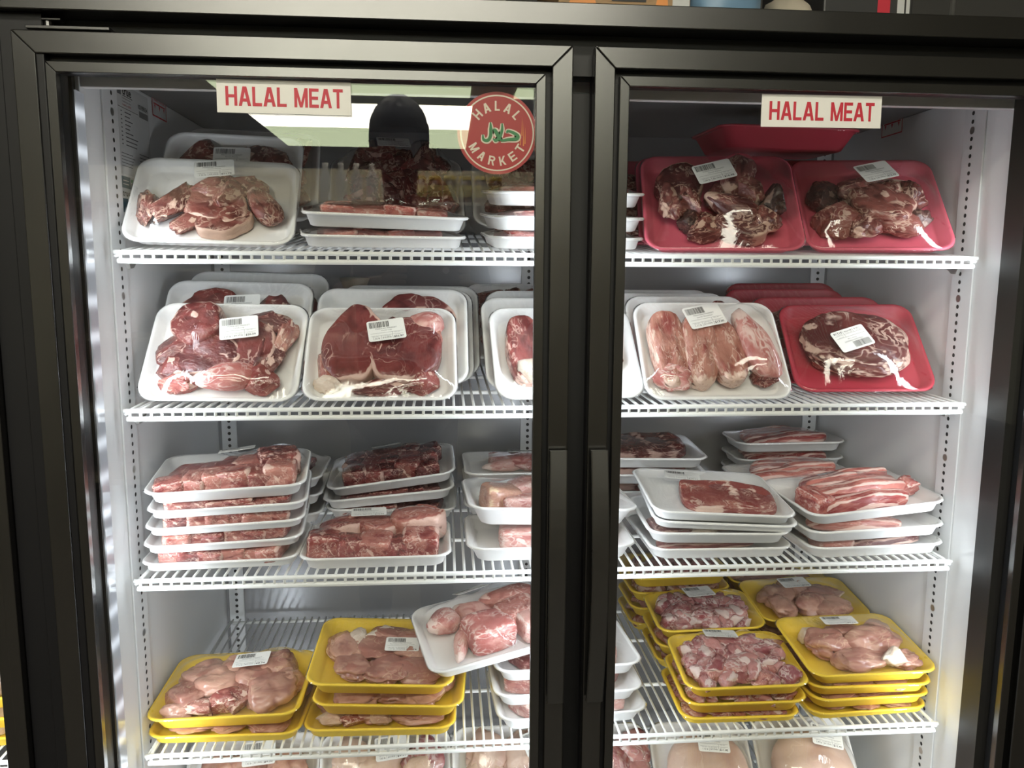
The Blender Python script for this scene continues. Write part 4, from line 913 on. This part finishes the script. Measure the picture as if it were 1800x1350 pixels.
package((1.183, .134, -.671), 4, 1, -1, 'white', [('strip', -.2, -.6, .08, .026, .013, 3, 0, 'chop_pink'), ('strip', .05, 0, .08, .028, .013, 0), ('strip', .1, .55, .08, .026, .012, 0)], 'white tray in the middle of the breast strip stack, far right', (.236, .185, .021), G3, None, 96, zcap=.029, base_mat='rib_red')
package((1.182, .132, -.698), 3, 0, 0, 'white', [('strip', .25, -.62, .066, .024, .0115, 2, 0, 'lamb_red'), ('chop', -.62, -.6, .03, .026, .012, 0, 0, 'chop_pink'), ('strip', 0, .2, .08, .028, .012, 0)], 'bottom white tray of the breast strip stack, far right', (.232, .185, .021), G3, None, 97, zcap=.025, base_mat='rib_red')
for k, zz in enumerate((-.646, -.672, -.697)):
    package((1.150, .342, zz), 3, 1, 0, 'white', [('strip', -.1+.1*i, -.7+.45*i, .085, .022, .016 if k == 0 else .011, 3, 0, None) for i in range(4)], 'white tray of breast strips in the row behind, '+('top', 'middle', 'bottom')[k]+' of its stack', (.238, .118, .021), G3, None, 98+k, zcap=None if k == 0 else .024, base_mat='rib_red')
for k, zz in enumerate((-.607, -.640, -.670, -.697)):
    package((1.205, .474, zz), -1, 0, -.6, 'white', [('strip', 0, -.6+.55*i, .08, .024, .014 if k == 0 else .012, 3, 0, 'rib_red') for i in range(3)], 'white tray of strips in the back right corner, '+('top', 'second', 'third', 'bottom')[k]+' of its stack', (.222, .13, .021), G3, None, 102+k, zcap=None if k == 0 else .0285, base_mat='lamb_red')
for k, zz in enumerate((-.604, -.634, -.665, -.696)):
    package((.862, .345, zz), -2, 2, .5, 'white', [('slab', -.05, -.05, .09, .06, .014 if k == 0 else .011, 3, 0, None)], 'white tray of dark ribs beside the middle post, '+('top', 'second', 'third', 'bottom')[k]+' of its stack', (.222, .19, .021), G3, None, 108+k, zcap=None if k == 0 else .028, base_mat='lamb_red')
# ---- fourth shelf, left door
YT = (.230, .186, .027)
def thighs(seed, nx=3, ny=3, hz=.016, mat='chicken'): return fill('thigh', nx, ny, .040, .034, hz, seed, .18, 70, mat)
N1 = [('thigh', -.62, .45, .044, .036, .020, 10), ('thigh', -.05, .48, .044, .034, .022, -12), ('thigh', .58, .55, .042, .036, .024, 15), ('thigh', -.80, -.30, .036, .034, .018, 40), ('thigh', -.30, .02, .044, .036, .022, 10), ('thigh', .30, .08, .044, .036, .022, -10), ('thigh', .84, .15, .028, .036, .018, 80), ('thigh', .62, -.40, .044, .036, .022, 12), ('chunk', -.12, -.66, .030, .022, .017, 5, .002, 'shoulder_pink'), ('chunk', .18, -.55, .026, .026, .018, 20, .004, 'shoulder_pink'), ('chunk', -.45, -.78, .028, .015, .013, 0, .002, 'shoulder_pink'), ('thigh', -.82, -.80, .026, .016, .013, 0)]
package((.155, .134, -.944), -1, 3.5, -1.3, 'yellow', N1, 'yellow tray of chicken thighs on top, far left of fourth shelf', (.232, .188, .027), G4, ('Chicken Thigh Boneless', '$8.74', .22, .30, 2), 121, base_mat='chicken')
package((.156, .134, -.9735), -2, 0, -.4, 'yellow', thighs(122, 3, 3, .013), 'yellow tray beneath the far left chicken thighs', (.232, .186, .027), G4, None, 122, zcap=.0285, base_mat='chicken')
O1 = [('thigh', -.78, .30, .030, .040, .020, 20), ('thigh', -.18, .34, .042, .036, .022, -20, .003), ('thigh', -.52, -.45, .036, .038, .020, 30), ('thigh', .05, -.50, .040, .042, .022, 10, .002), ('thigh', .60, -.55, .042, .034, .020, -8, .002), ('thigh', .1, .80, .05, .02, .018, -6), ('chunk', -.15, .75, .040, .018, .016, 5, .004, 'bone_white'), ('thigh', .55, .15, .042, .034, .020, 10), ('chunk', .86, -.30, .024, .020, .014, 0, .004, 'bone_white'), ('thigh', .6, .7, .04, .03, .018, 0), ('chunk', -.55, .62, .022, .03, .016, 0, .004, 'bone_white')]
package((.398, .136, -.903), -1.5, 6, 2.5, 'yellow', O1, 'yellow tray of chicken pieces on top, middle left of fourth shelf', (.228, .196, .027), G4, ('Boneless Chicken Thigh', '$7.78', .30, .16, 0), 123, base_mat='chicken')
package((.408, .137, -.937), -4, 2, 1, 'yellow', thighs(124, 3, 3, .013), 'yellow tray in the middle of the middle left chicken stack', (.236, .186, .027), G4, None, 124, zcap=.031, base_mat='chicken')
package((.396, .134, -.9735), -2, 0, 0, 'yellow', [('chunk', -.75, -.62, .030, .024, .013, 0, 0, 'whole_bird'), ('chunk', -.35, -.7, .03, .02, .013, 0, 0, 'shoulder_pink'), ('chunk', 0, -.66, .026, .022, .013, 0, 0, 'whole_bird'), ('thigh', .6, -.62, .046, .028, .013, 0)]+thighs(125, 3, 2, .012), 'bottom yellow tray of the middle left chicken stack', (.236, .186, .027), G4, None, 125, zcap=.0315, base_mat='chicken')
P1 = [('shank', -.72, .42, .030, .028, .022, 20), ('shank', -.20, .40, .042, .026, .024, -50), ('shank', .48, .52, .052, .030, .026, -8, .002, 'chop_pink'), ('chop', -.05, -.40, .040, .032, .024, 5), ('chop', .50, -.05, .034, .024, .022, 12, .002, 'chop_pink'), ('shank', -.58, -.50, .034, .014, .015, 70), ('chop', .75, -.5, .03, .024, .02, 10), ('chunk', -.3, -.05, .028, .022, .018, 0, 0, 'chop_pink')]
package((.590, .150, -.868), 13, 9, -8.8, 'white', P1, 'white tray of pink trotter pieces propped on the yellow chicken stack', (.234, .184, .023), G4, ('Beef Feet', '$6.55', -.12, .80, 12), 126, base_mat='pale_bone_meat')
for k, (zz, x, y) in enumerate(((-.9015, .700, .168), (-.936, .697, .152), (-.9665, .703, .138))):
    package((x, y, zz), (4, 2, 4)[k], 0, 0, 'white', fill('chop', 4, 2, .026, .03, .018, 127+k, .1, 30, None, 'chop_pink'), 'white tray stacked behind the middle post, fourth shelf, '+('top', 'middle', 'bottom')[k]+' of three', (.244, .18, .0255), G4, None, 127+k, zcap=.031, base_mat='pale_bone_meat')
# ---- fourth shelf, right door
def giz(seed, nx=7, ny=5, hz=.0095): return fill('gizzard', nx, ny, .0225, .0165, hz, seed, .35, 90, 'gizzard', 'chop_pink' if seed % 2 else None, u=(-.98, .98), v=(-.95, .95), lift=.003)
QS = (.202, .172, .025)
package((.982, .134, -.9275), -3, 4, -2.0, 'yellow', giz(131, 7, 6, .0125)+fill('gizzard', 5, 4, .024, .017, .0105, 231, .4, 90, 'gizzard', u=(-.8, .8), v=(-.75, .75), lift=.013), 'yellow tray of chicken gizzards in front, top of its stack', QS, G4, ('Chicken Gizzard', '$4.79', -.15, .74, -5), 131)
package((.980, .135, -.9545), -2.5, 1, -1.2, 'yellow', giz(132, 7, 5), 'yellow gizzard tray in the middle of the front stack', QS, G4, None, 132, zcap=.0255)
package((.972, .133, -.9775), -2, 0, -.6, 'yellow', giz(133, 7, 5), 'bottom yellow gizzard tray of the front stack, on the wires', (.196, .172, .025), G4, None, 133, zcap=.021)
RS = (.202, .150, .025)
package((.984, .314, -.9145), -1, 5, -1.5, 'yellow', giz(134, 7, 5, .0125)+fill('gizzard', 5, 3, .024, .017, .0105, 234, .4, 90, 'gizzard', u=(-.8, .8), v=(-.75, .75), lift=.013), 'yellow tray of gizzards behind the front one, top of its stack', RS, G4, ('Chicken Gizzard', '$5.12', .02, .66, 8), 134)
package((.982, .312, -.9450), -1, 1, 0, 'yellow', giz(135, 6, 4), 'middle yellow tray of the second gizzard stack back', RS, G4, None, 135, zcap=.029)
package((.982, .312, -.9735), -1, 0, 0, 'yellow', giz(136, 6, 4), 'bottom yellow tray of the second gizzard stack back', RS, G4, None, 136, zcap=.025)
for k, zz in enumerate((-.876, -.906, -.938, -.9705)):
    package((.972, .470, zz), 1, 0, -1, 'yellow', giz(137+k, 6, 4, .012 if k == 0 else .0095), 'yellow gizzard tray against the back wall, '+('top', 'second', 'third', 'bottom')[k]+' of its stack', (.206, .146, .025), G4, None, 137+k, zcap=None if k == 0 else .029)
T1 = [('thigh', -.45, .10, .050, .036, .019, 8), ('thigh', .42, .05, .050, .038, .020, -10, .002), ('thigh', -.10, -.58, .050, .026, .015, 2), ('chunk', .58, -.66, .030, .019, .015, 4, .006, 'bone_white'), ('thigh', .70, .58, .030, .022, .016, 30), ('thigh', .05, .62, .046, .022, .015, 0), ('chunk', -.72, .52, .020, .018, .014, 0, .004, 'bone_white'), ('thigh', .85, -.6, .026, .022, .013, 0)]
package((1.194, .131, -.911), -1, 6, -1.5, 'yellow', T1, 'yellow tray of smooth chicken thighs in front at far right, tilted on its stack', (.212, .182, .025), G4, ('Boneless Chicken Thigh', '$5.79', -.08, .56, -8), 141, base_mat='chicken')
for k, (zz, x, yw) in enumerate(((-.9350, 1.197, -2), (-.9555, 1.194, 3), (-.9785, 1.192, 4))):
    package((x, .138, zz), yw, (1.5, 0, 0)[k], (-1, .6, .6)[k], 'yellow', thighs(142+k, 3, 3, .009), 'yellow chicken tray in the far right front stack, '+('second from top', 'third from top', 'bottom one')[k], (.208, .178, .021), G4, None, 142+k, zcap=.019, base_mat='chicken')
package((1.198, .335, -.9105), -1, 6, -1.5, 'yellow', thighs(146, 3, 2, .017), 'yellow tray of dark chicken thighs behind the far right front one', (.212, .160, .025), G4, ('Chicken Thigh', '$5.98', -.06, .55, 4), 146, base_mat='chicken')
for k, zz in enumerate((-.9415, -.9725)):
    package((1.206, .333, zz), -2, 0, 0, 'yellow', thighs(147+k, 3, 2, .011), ('upper', 'lower')[k]+' yellow tray supporting the rear far right thighs', (.212, .158, .025), G4, None, 147+k, zcap=.027, base_mat='chicken')
for k, zz in enumerate((-.905, -.936, -.970)):
    package((1.190, .500, zz), 0, 0, 0, 'yellow', thighs(150+k, 3, 2, .012), 'yellow chicken tray in the back right corner, '+('top', 'middle', 'bottom')[k]+' of its stack', (.206, .112, .025), G4, None, 150+k, zcap=None if k == 0 else .028, base_mat='chicken')
# ---- lowest shelf (only tops show)
for k, (x, tx, m) in enumerate(((.165, 'white tray of chicken leaning on the lowest shelf, far left', 1), (.395, 'white tray of chicken leaning on the lowest shelf, second from left', 1), (.628, 'white tray of chicken leaning on the lowest shelf beside the middle post', 1))):
    package((x, .225, -1.248), 2, 50, 0, 'white', fill('thigh', 3, 3, .042, .036, .018, 160+k, .18, 70, 'whole_bird' if k else 'chicken', 'gizzard'), tx, (WS, .19, .021), G5, ('Whole Chicken', '$9.3%d' % k, .1+.3*(k == 2), .80, (4, 6, 18)[k]), 160+k, base_mat='chicken')
for k, (x, tx) in enumerate(((.965, 'whole pale chicken on a white tray, lowest shelf, left behind right door'), (1.160, 'whole pale chicken on a white tray, lowest shelf, right behind right door'))):
    package((x, .215, -1.248), 0, 47, 0, 'white', [('bird', 0, .04, .072, .070, .040, 0, 0, 'whole_bird')], tx, (.186, .19, .021), G5, ('Whole Chicken', '$11.4%d' % k, .1 if k == 0 else .3, .62, (-6, -14)[k]), 165+k, base_mat='whole_bird')
package((.811, .215, -1.248), 0, 49, 0, 'white', fill('thigh', 2, 3, .04, .036, .018, 169, .18, 70, 'gizzard'), 'white tray of dark chicken at the middle post, lowest shelf', (.112, .19, .021), G5, None, 169, base_mat='gizzard')
package((1.085, .42, -1.135), 0, 8, 0, 'white', fill('thigh', 3, 2, .04, .03, .014, 170), 'white tray lying high at the back of the lowest shelf', (.20, .15, .021), G5, None, 170, base_mat='chicken')
# a netted sack behind the second shelf's left trays
bm = bmesh.new(); lathe(bm, [(.012, -.08), (.055, -.07), (.072, -.03), (.068, .02), (.048, .055), (.020, .078), (.028, .098), (.010, .1)], 20)
sack = mesh_obj('netted_sack', bm_mesh(bm, 'netted_sack', True), M['sack_fabric'], None, (.335, .49, -.388)); tag(sack, 'netted sack standing behind the white trays of the second shelf', 'sack')
bm = bmesh.new()
for s in (1, -1):
    for k in range(14):
        pts = []
        for j in range(13):
            q = j/12; zz = -.072+.146*q; r = np.interp(zz, [-.08, -.07, -.03, .02, .055, .078], [.014, .057, .074, .070, .050, .022])
            a = 2*math.pi*k/14+s*q*2.2; pts.append((r*math.cos(a), r*math.sin(a), zz))
        add_tube(bm, pts, .0008, 4, 0, False)
net = mesh_obj('net', bm_mesh(bm, 'net', True), M['net_string'], sack); net['kind'] = 'stuff'
f = Flat(); f.poly(rrect(.04, .05, .003), 0); f.rect(-.014, .008, .014, .012, 1, .0004); f.rect(-.014, -.002, .010, .001, 1, .0004); f.rect(-.014, -.010, .012, -.007, 1, .0004)
lb = mesh_obj('sack_label', f.mesh('sack_label', [M['paper_grey'], M['ink_grey']]), None, sack, (.01, -.0755, .0), (RAD(90), 0, 0))
# ------------------------------------------------------------------ signs and stickers
def sign(x0, x1, z0, z1, y, rz, label):
    w, h = x1-x0, z0-z1
    t = box('paper_sign', (-w/2, -.0006, -h/2), (w/2, 0, h/2), M['paper_cream']); t.location = ((x0+x1)/2, y, (z0+z1)/2); t.rotation_euler = (0, RAD(rz), 0)
    f = Flat(); block_text(f, 'HALAL', -w*.435, -h*.29, w*.452, h*.58, 0, 0); block_text(f, 'MEAT', w*.075, -h*.29, w*.365, h*.58, 0, 0)
    mesh_obj('sign_lettering', f.mesh('sign_lettering', [M['ink_red']]), None, t, (0, -.0009, 0), (RAD(90), 0, 0))
    return tag(t, label, 'sign', 'halal meat signs')
sign(.2270, .3880, -.0470, -.0862, .0158, .3, 'white HALAL MEAT paper sign in red letters on the left door glass')
sign(.9085, 1.0690, -.0487, -.0888, .0158, -.3, 'white HALAL MEAT paper sign in red letters on the right door glass')
def halal_sticker(cx, cz, r):
    f = Flat()
    clipx = .6185-cx
    def circ(rr, mi, zz, r2=None, n=72):
        out = [(min(rr*math.cos(2*math.pi*k/n), clipx), rr*math.sin(2*math.pi*k/n)) for k in range(n)]
        if r2 is None: f.poly(out, mi, zz)
        else:
            inn = [(min(r2*math.cos(2*math.pi*k/n), clipx), r2*math.sin(2*math.pi*k/n)) for k in range(n)]
            for k in range(n): f.poly([inn[k], out[k], out[(k+1) % n], inn[(k+1) % n]], mi, zz)
    circ(r, 0, 0); circ(r*.925, 1, .0003, r*.89)
    def arc(st, R, a0, a1, hh, top):
        n = len(st)
        for i, ch in enumerate(st):
            a = RAD(a0+(a1-a0)*i/(n-1)); ca, sa = math.cos(a), math.sin(a); w = hh*(.98 if ch == 'M' else .84 if ch != 'L' else .62)
            def fn(x, y): 
                if top: rr = R+y; return (ca*rr+sa*x, sa*rr-ca*x)
                rr = R-y; return (ca*rr-sa*x, sa*rr+ca*x)
            for gi, pl in enumerate(glyph(ch, w*.86, hh, hh*.19, hh*.17)): f.poly([fn(a_-w*.43, b_-hh/2) for a_, b_ in pl], 1, .0003+gi*.00002)
    arc('HALAL', r*.66, 138, 42, r*.235, True); arc('MARKET', r*.68, 212, 328, r*.225, False)
    # the word halal in Arabic letters, drawn as pen strokes: right to left hah, lam-alef, lam
    zo = [0]
    def S(pts, ws): 
        zo[0] += 1
        q = []; wq = []
        n = len(pts)
        for i in range(n-1):
            p0, p1, p2, p3 = pts[max(0, i-1)], pts[i], pts[i+1], pts[min(n-1, i+2)]
            for k in range(6):
                t = k/6
                q.append(tuple(.5*((2*p1[c])+(-p0[c]+p2[c])*t+(2*p0[c]-5*p1[c]+4*p2[c]-p3[c])*t*t+(-p0[c]+3*p1[c]-3*p2[c]+p3[c])*t**3)*r for c in (0, 1))); wq.append((ws[i]*(1-t)+ws[i+1]*t)*r)
        q.append((pts[-1][0]*r, pts[-1][1]*r)); wq.append(ws[-1]*r)
        f.stroke(q, [w*1.75+.0008 for w in wq], 1, .0003); f.stroke(q, wq, 2, .0006+zo[0]*.0001)
    S([(-.17, .26), (-.16, .10), (-.17, -.08), (-.24, -.18), (-.34, -.16), (-.36, -.04)], [.03, .08, .08, .08, .07, .03])
    S([(-.10, .10), (-.05, .06), (.02, -.06), (.09, -.18)], [.03, .09, .09, .05]); S([(.12, .24), (.12, .08), (.06, -.10), (-.04, -.18), (-.10, -.13)], [.03, .07, .07, .07, .03])
    S([(.09, -.18), (.18, -.17), (.28, -.15), (.48, -.13), (.52, -.06), (.40, .02), (.26, .06), (.24, .0)], [.05, .06, .07, .09, .08, .07, .05, .02])
    for k, (x, y0, y1) in enumerate(((.62, -.05, .42), (.66, -.30, .30), (.70, -.25, .18), (.58, -.28, .06))):  # orange scrape on the print
        f.poly([((x-.012)*r, y0*r), ((x+.012)*r, y0*r), ((x+.006)*r, y1*r)], 3, .0004)
    me = f.mesh('round_sticker', [M['sticker_red'], M['sticker_cream'], M['ink_green'], M['sticker_orange']])
    o = mesh_obj('round_sticker', me, None, None, (cx, .0216, cz), (RAD(90), 0, 0))
    # paper thickness
    return tag(o, 'round red HALAL MARKET sticker with green Arabic lettering inside left glass', 'sticker')
halal_sticker(.569, -.103, .0505)
# service sheets on the left liner wall (they face +X): local x runs into the cooler, local y up
def wall_sheet(name, y0, y1, z0, z1, mats, draw, label, right=False, cat='sticker'):
    w, h = y1-y0, z0-z1; f = Flat(); draw(f, w, h)
    me = f.mesh(name, mats)
    rot = Matrix(((0, 0, 1), (1, 0, 0), (0, 1, 0))) if not right else Matrix(((0, 0, -1), (-1, 0, 0), (0, 1, 0)))
    o = mesh_obj(name, me, None, None, (WL+.0006 if not right else WR-.0006, (y0+y1)/2, (z0+z1)/2), rot.to_euler())
    return tag(o, label, cat)
def d_form(f, w, h):
    f.rect(-w/2, -h/2, w/2, h/2, 0); k = .0003; rng = random.Random(4)
    f.rect(-w*.47, h*.37, -w*.36, h*.485, 2, k); f.text('true', -w*.32, h*.385, w*.27, h*.085, 1, .02, k); f.rect(-w*.32, h*.37, -w*.02, h*.377, 1, k)
    for i in range(3): f.text(('Refrigeration', 'equipment data', 'made in USA')[i], -w*.33, h*(.335-.035*i), w*.26, h*.022, 3 if i == 2 else 2, 0, k)
    f.text('10189054', w*.16, h*.31, w*.30, h*.055, 1, .01, k); f.rect(w*.18, h*.22, w*.47, h*.29, 2, k)
    f.rect(-w*.47, h*.235, w*.15, h*.240, 1, k)
    for i in range(9):
        y = h*(.19-.045*i); f.rect(-w*.40, y, -w*.36, y+h*.012, 2, k); f.rect(-w*.28, y, -w*.28+w*rng.uniform(.12, .4), y+h*.012, 2, k)
    for i in range(5): f.rect(-w*.44, -h*(.27+.035*i), -w*.44+w*rng.uniform(.3, .5), -h*(.262+.035*i), 2, k)
    for i in range(3): f.rect(w*.12, -h*(.22+.04*i), w*.44, -h*(.21+.04*i), 2, k)
wall_sheet('data_sheet', .1935, .318, -.012, -.140, [M['paper_grey'], M['ink_black'], M['ink_grey'], M['ink_red']], d_form, 'printed grey service sheet on the left inner wall, top left')
def d_teal(f, w, h):
    f.rect(-w/2, -h/2, w/2, h/2, 0); k = .0003; f.rect(-w*.5, h*.30, -w*.05, h*.5, 1, k); f.rect(-w*.02, h*.42, w*.5, h*.47, 2, k); f.rect(-w*.02, h*.0, w*.5, h*.40, 3, k)
    f.text('true', -w*.46, h*.16, w*.36, h*.09, 4, .01, k); f.rect(-w*.48, -h*.12, -w*.06, h*.12, 1, k); f.rect(-w*.5, -h*.5, w*.5, -h*.16, 3, k)
    for i in range(5): f.rect(-w*.4, -h*(.22+.05*i), w*.35, -h*(.205+.05*i), 0, 2*k)
    for i in range(2): f.rect(-w*.42, h*(.36+.06*i), -w*.14, h*(.375+.06*i), 0, 2*k)
wall_sheet('information_sticker', .1935, .270, -.143, -.226, [M['paper_grey'], M['ink_teal'], M['ink_green'], M['ink_olive'], M['ink_black']], d_teal, 'teal and green information sticker on the left inner wall below the service sheet')
def d_note(f, w, h):
    f.rect(-w/2, -h/2, w/2, h/2, 0); k = .0003; b = .0022
    for r in ((-w/2, -h/2, w/2, -h/2+b), (-w/2, h/2-b, w/2, h/2), (-w/2, -h/2, -w/2+b, h/2), (w/2-b, -h/2, w/2, h/2)): f.rect(*r, 1, k)
    f.text('PRODUCT STOCK LINE', -w*.38, h*.16, w*.76, h*.15, 1, .01, k); f.rect(-w*.4, h*.02, w*.4, h*.08, 1, k)
    for x in (-.32, 0, .32): f.poly([(x*w-.003, 0), (x*w+.003, 0), (x*w, -h*.2)], 1, k)
wall_sheet('load_line_sticker', .337, .402, .003, -.034, [M['paper_grey'], M['ink_red']], d_note, 'small red-outlined notice on the left inner wall, right of the service sheet')
wall_sheet('load_line_sticker', .372, .440, .010, -.030, [M['paper_cream'], M['ink_red']], d_note, 'small red-outlined notice on the right inner wall beside the sign', True)
# ------------------------------------------------------------------ things on top of the cooler
def carton(name, lo, hi, mat, label, draw=None, mats=None, cat='box'):
    lo, hi = Vector(lo), Vector(hi); t = empty(name, ((lo.x+hi.x)/2, (lo.y+hi.y)/2, lo.z)); w, d, h = (hi-lo)/2
    bm = bmesh.new(); add_box(bm, (-w, -d, 0), (w, d, h*2), .003); mesh_obj('body', bm_mesh(bm, 'body'), mat, t)
    bm = bmesh.new(); add_box(bm, (-w*.98, -d*.98, h*2+.0005), (w*.98, -.001, h*2+.003)); mesh_obj('flap', bm_mesh(bm, 'flap'), mat, t)
    bm = bmesh.new(); add_box(bm, (-w*.98, .001, h*2+.0005), (w*.98, d*.98, h*2+.003)); mesh_obj('flap', bm_mesh(bm, 'flap'), mat, t)
    if draw:
        f = Flat(); draw(f, w*2, h*2); mesh_obj('print', f.mesh('print', mats), None, t, (0, -d-.0006, h), (RAD(90), 0, 0))
    return tag(t, label, cat)
carton('cardboard_box', (.655, .10, .0305), (.836, .36, .30), M['cardboard'], 'brown printed cardboard box on top of the cooler, above the middle',
       lambda f, w, h: (f.poly([(-w*.46, -h*.38), (-w*.30, -h*.12), (-w*.18, -h*.40)], 0), f.rect(-w*.10, -h*.30, w*.16, -h*.27, 1), f.poly([(w*.20, -h*.42), (w*.30, -h*.1), (w*.34, -h*.42)], 0), f.rect(w*.36, -h*.34, w*.49, -h*.16, 2)), [M['sticker_orange'], M['ink_black'], M['paper_grey']])
carton('storage_box', (.30, .10, .0305), (.585, .34, .33), M['beige_box'], 'pale beige box on top of the cooler, left of the brown box')
carton('dark_crate', (1.05, .16, .0305), (1.185, .40, .20), M['dark_plastic'], 'dark crate on top of the cooler, right of the blue bag', lambda f, w, h: (f.rect(w*.10, -h*.34, w*.24, h*.1, 0), f.rect(w*.32, -h*.36, w*.40, h*.2, 1), f.rect(w*.42, -h*.36, w*.46, h*.2, 1)), [M['ink_red'], M['paper_grey']])
def bag(name, c, s, mat, label, seed):
    D, F = ICO[3]; P = superell(D, 2.8)*(1+.16*fbm(D, 1.4, seed)+.05*fbm(D, 4, seed))[:, None]; P[:, 2] = np.maximum(P[:, 2], -.85)
    me = bpy.data.meshes.new(name); me.from_pydata((P*np.array(s)).tolist(), [], F); me.polygons.foreach_set('use_smooth', [True]*len(F))
    return tag(mesh_obj(name, me, mat, None, c), label, 'bag')
bag('plastic_bag', (.905, .20, .105), (.058, .07, .085), M['bag_blue'], 'blue plastic bag on top of the cooler beside the brown box', 3)
bag('paper_bag', (1.008, .20, .075), (.030, .05, .052), M['bag_tan'], 'crumpled tan bag on top of the cooler, right of the blue bag', 5)
bm = bmesh.new()
for yy in (.10, .46): add_tube(bm, [(0, yy, 0), (0, yy, .8)], .0035, 8)
for zz in (.32, .62): add_tube(bm, [(0, .10, zz), (0, .46, zz)], .0025, 8)
rk = mesh_obj('rack_upright', bm_mesh(bm, 'rack_upright', True), M['steel'], None, (1.208, 0, .0305)); tag(rk, 'thin chrome rack upright standing on the cooler, right side', 'rack')
# ------------------------------------------------------------------ neighbouring cooler at the left edge
nb = tag(empty('neighbour_cooler', (-.40, .3, FZ)), 'second black cooler cut off at the left edge of the picture', 'cooler')
def npart(o): o.parent = nb; o.matrix_parent_inverse = Matrix.Translation((.40, -.3, -FZ)); return o
npart(box('door_stile', (-.062, .0, FZ+.05), (-.047, .03, 0.0), M['black_frame'], bev=.0012)); npart(box('side_panel', (-.0465, .012, FZ+.02), (-.0165, .70, .046), M['black_panel'], bev=.001))
npart(box('door_stile', (-.080, .010, FZ+.05), (-.0622, .03, 0.0), M['black_frame'], bev=.0008))
npart(box('liner_right', (-.098, .078, ZB), (-.094, .62, -.03), M['white_liner'])); npart(box('liner_back', (-.74, .62, ZB), (-.0942, .626, -.03), M['back_liner'])); npart(box('top_panel', (-.76, .0, -.025), (-.0467, .70, .046), M['black_panel']))
npart(box('base', (-.76, .03, FZ), (-.0467, .70, ZB-.005), M['black_panel'])); npart(box('side_panel', (-.76, .03, FZ+.001), (-.742, .70, -.026), M['black_panel']))
npart(box('glass_pane', (-.70, .017, ZB+.02), (-.0795, .021, -.03), M['door_glass']))
npart(box('rear_panel', (-.7418, .6265, ZB), (-.0468, .632, -.026), M['black_panel']))
wire_shelf(-.715, -.104, -.9916, 0, 'white wire shelf inside the cooler at the left edge, lower one', .119)
wire_shelf(-.715, -.104, -.740, 0, 'white wire shelf inside the cooler at the left edge, upper one', .119)
GN = 'yellow trays in the left neighbour cooler'
for k, zz in enumerate((-.9715, -.940, -.9075)):
    package((-.232, .145, zz), 2, 0, 0, 'yellow', fill('chop', 6, 4, .014, .016, .011, 180+k, .2, 60, 'bone_white'), 'yellow tray of pale pieces in the left edge cooler, '+('bottom', 'middle', 'top')[k]+' of three', (.238, .186, .025), GN, None, 180+k, zcap=.028, base_mat='bone_white')
package((-.225, .20, -.80), 0, 62, 0, 'yellow', fill('thigh', 3, 3, .04, .034, .014, 190), 'yellow tray standing upright in the left edge cooler', (.22, .17, .025), GN, None, 190, base_mat='whole_bird') if False else None
settle()
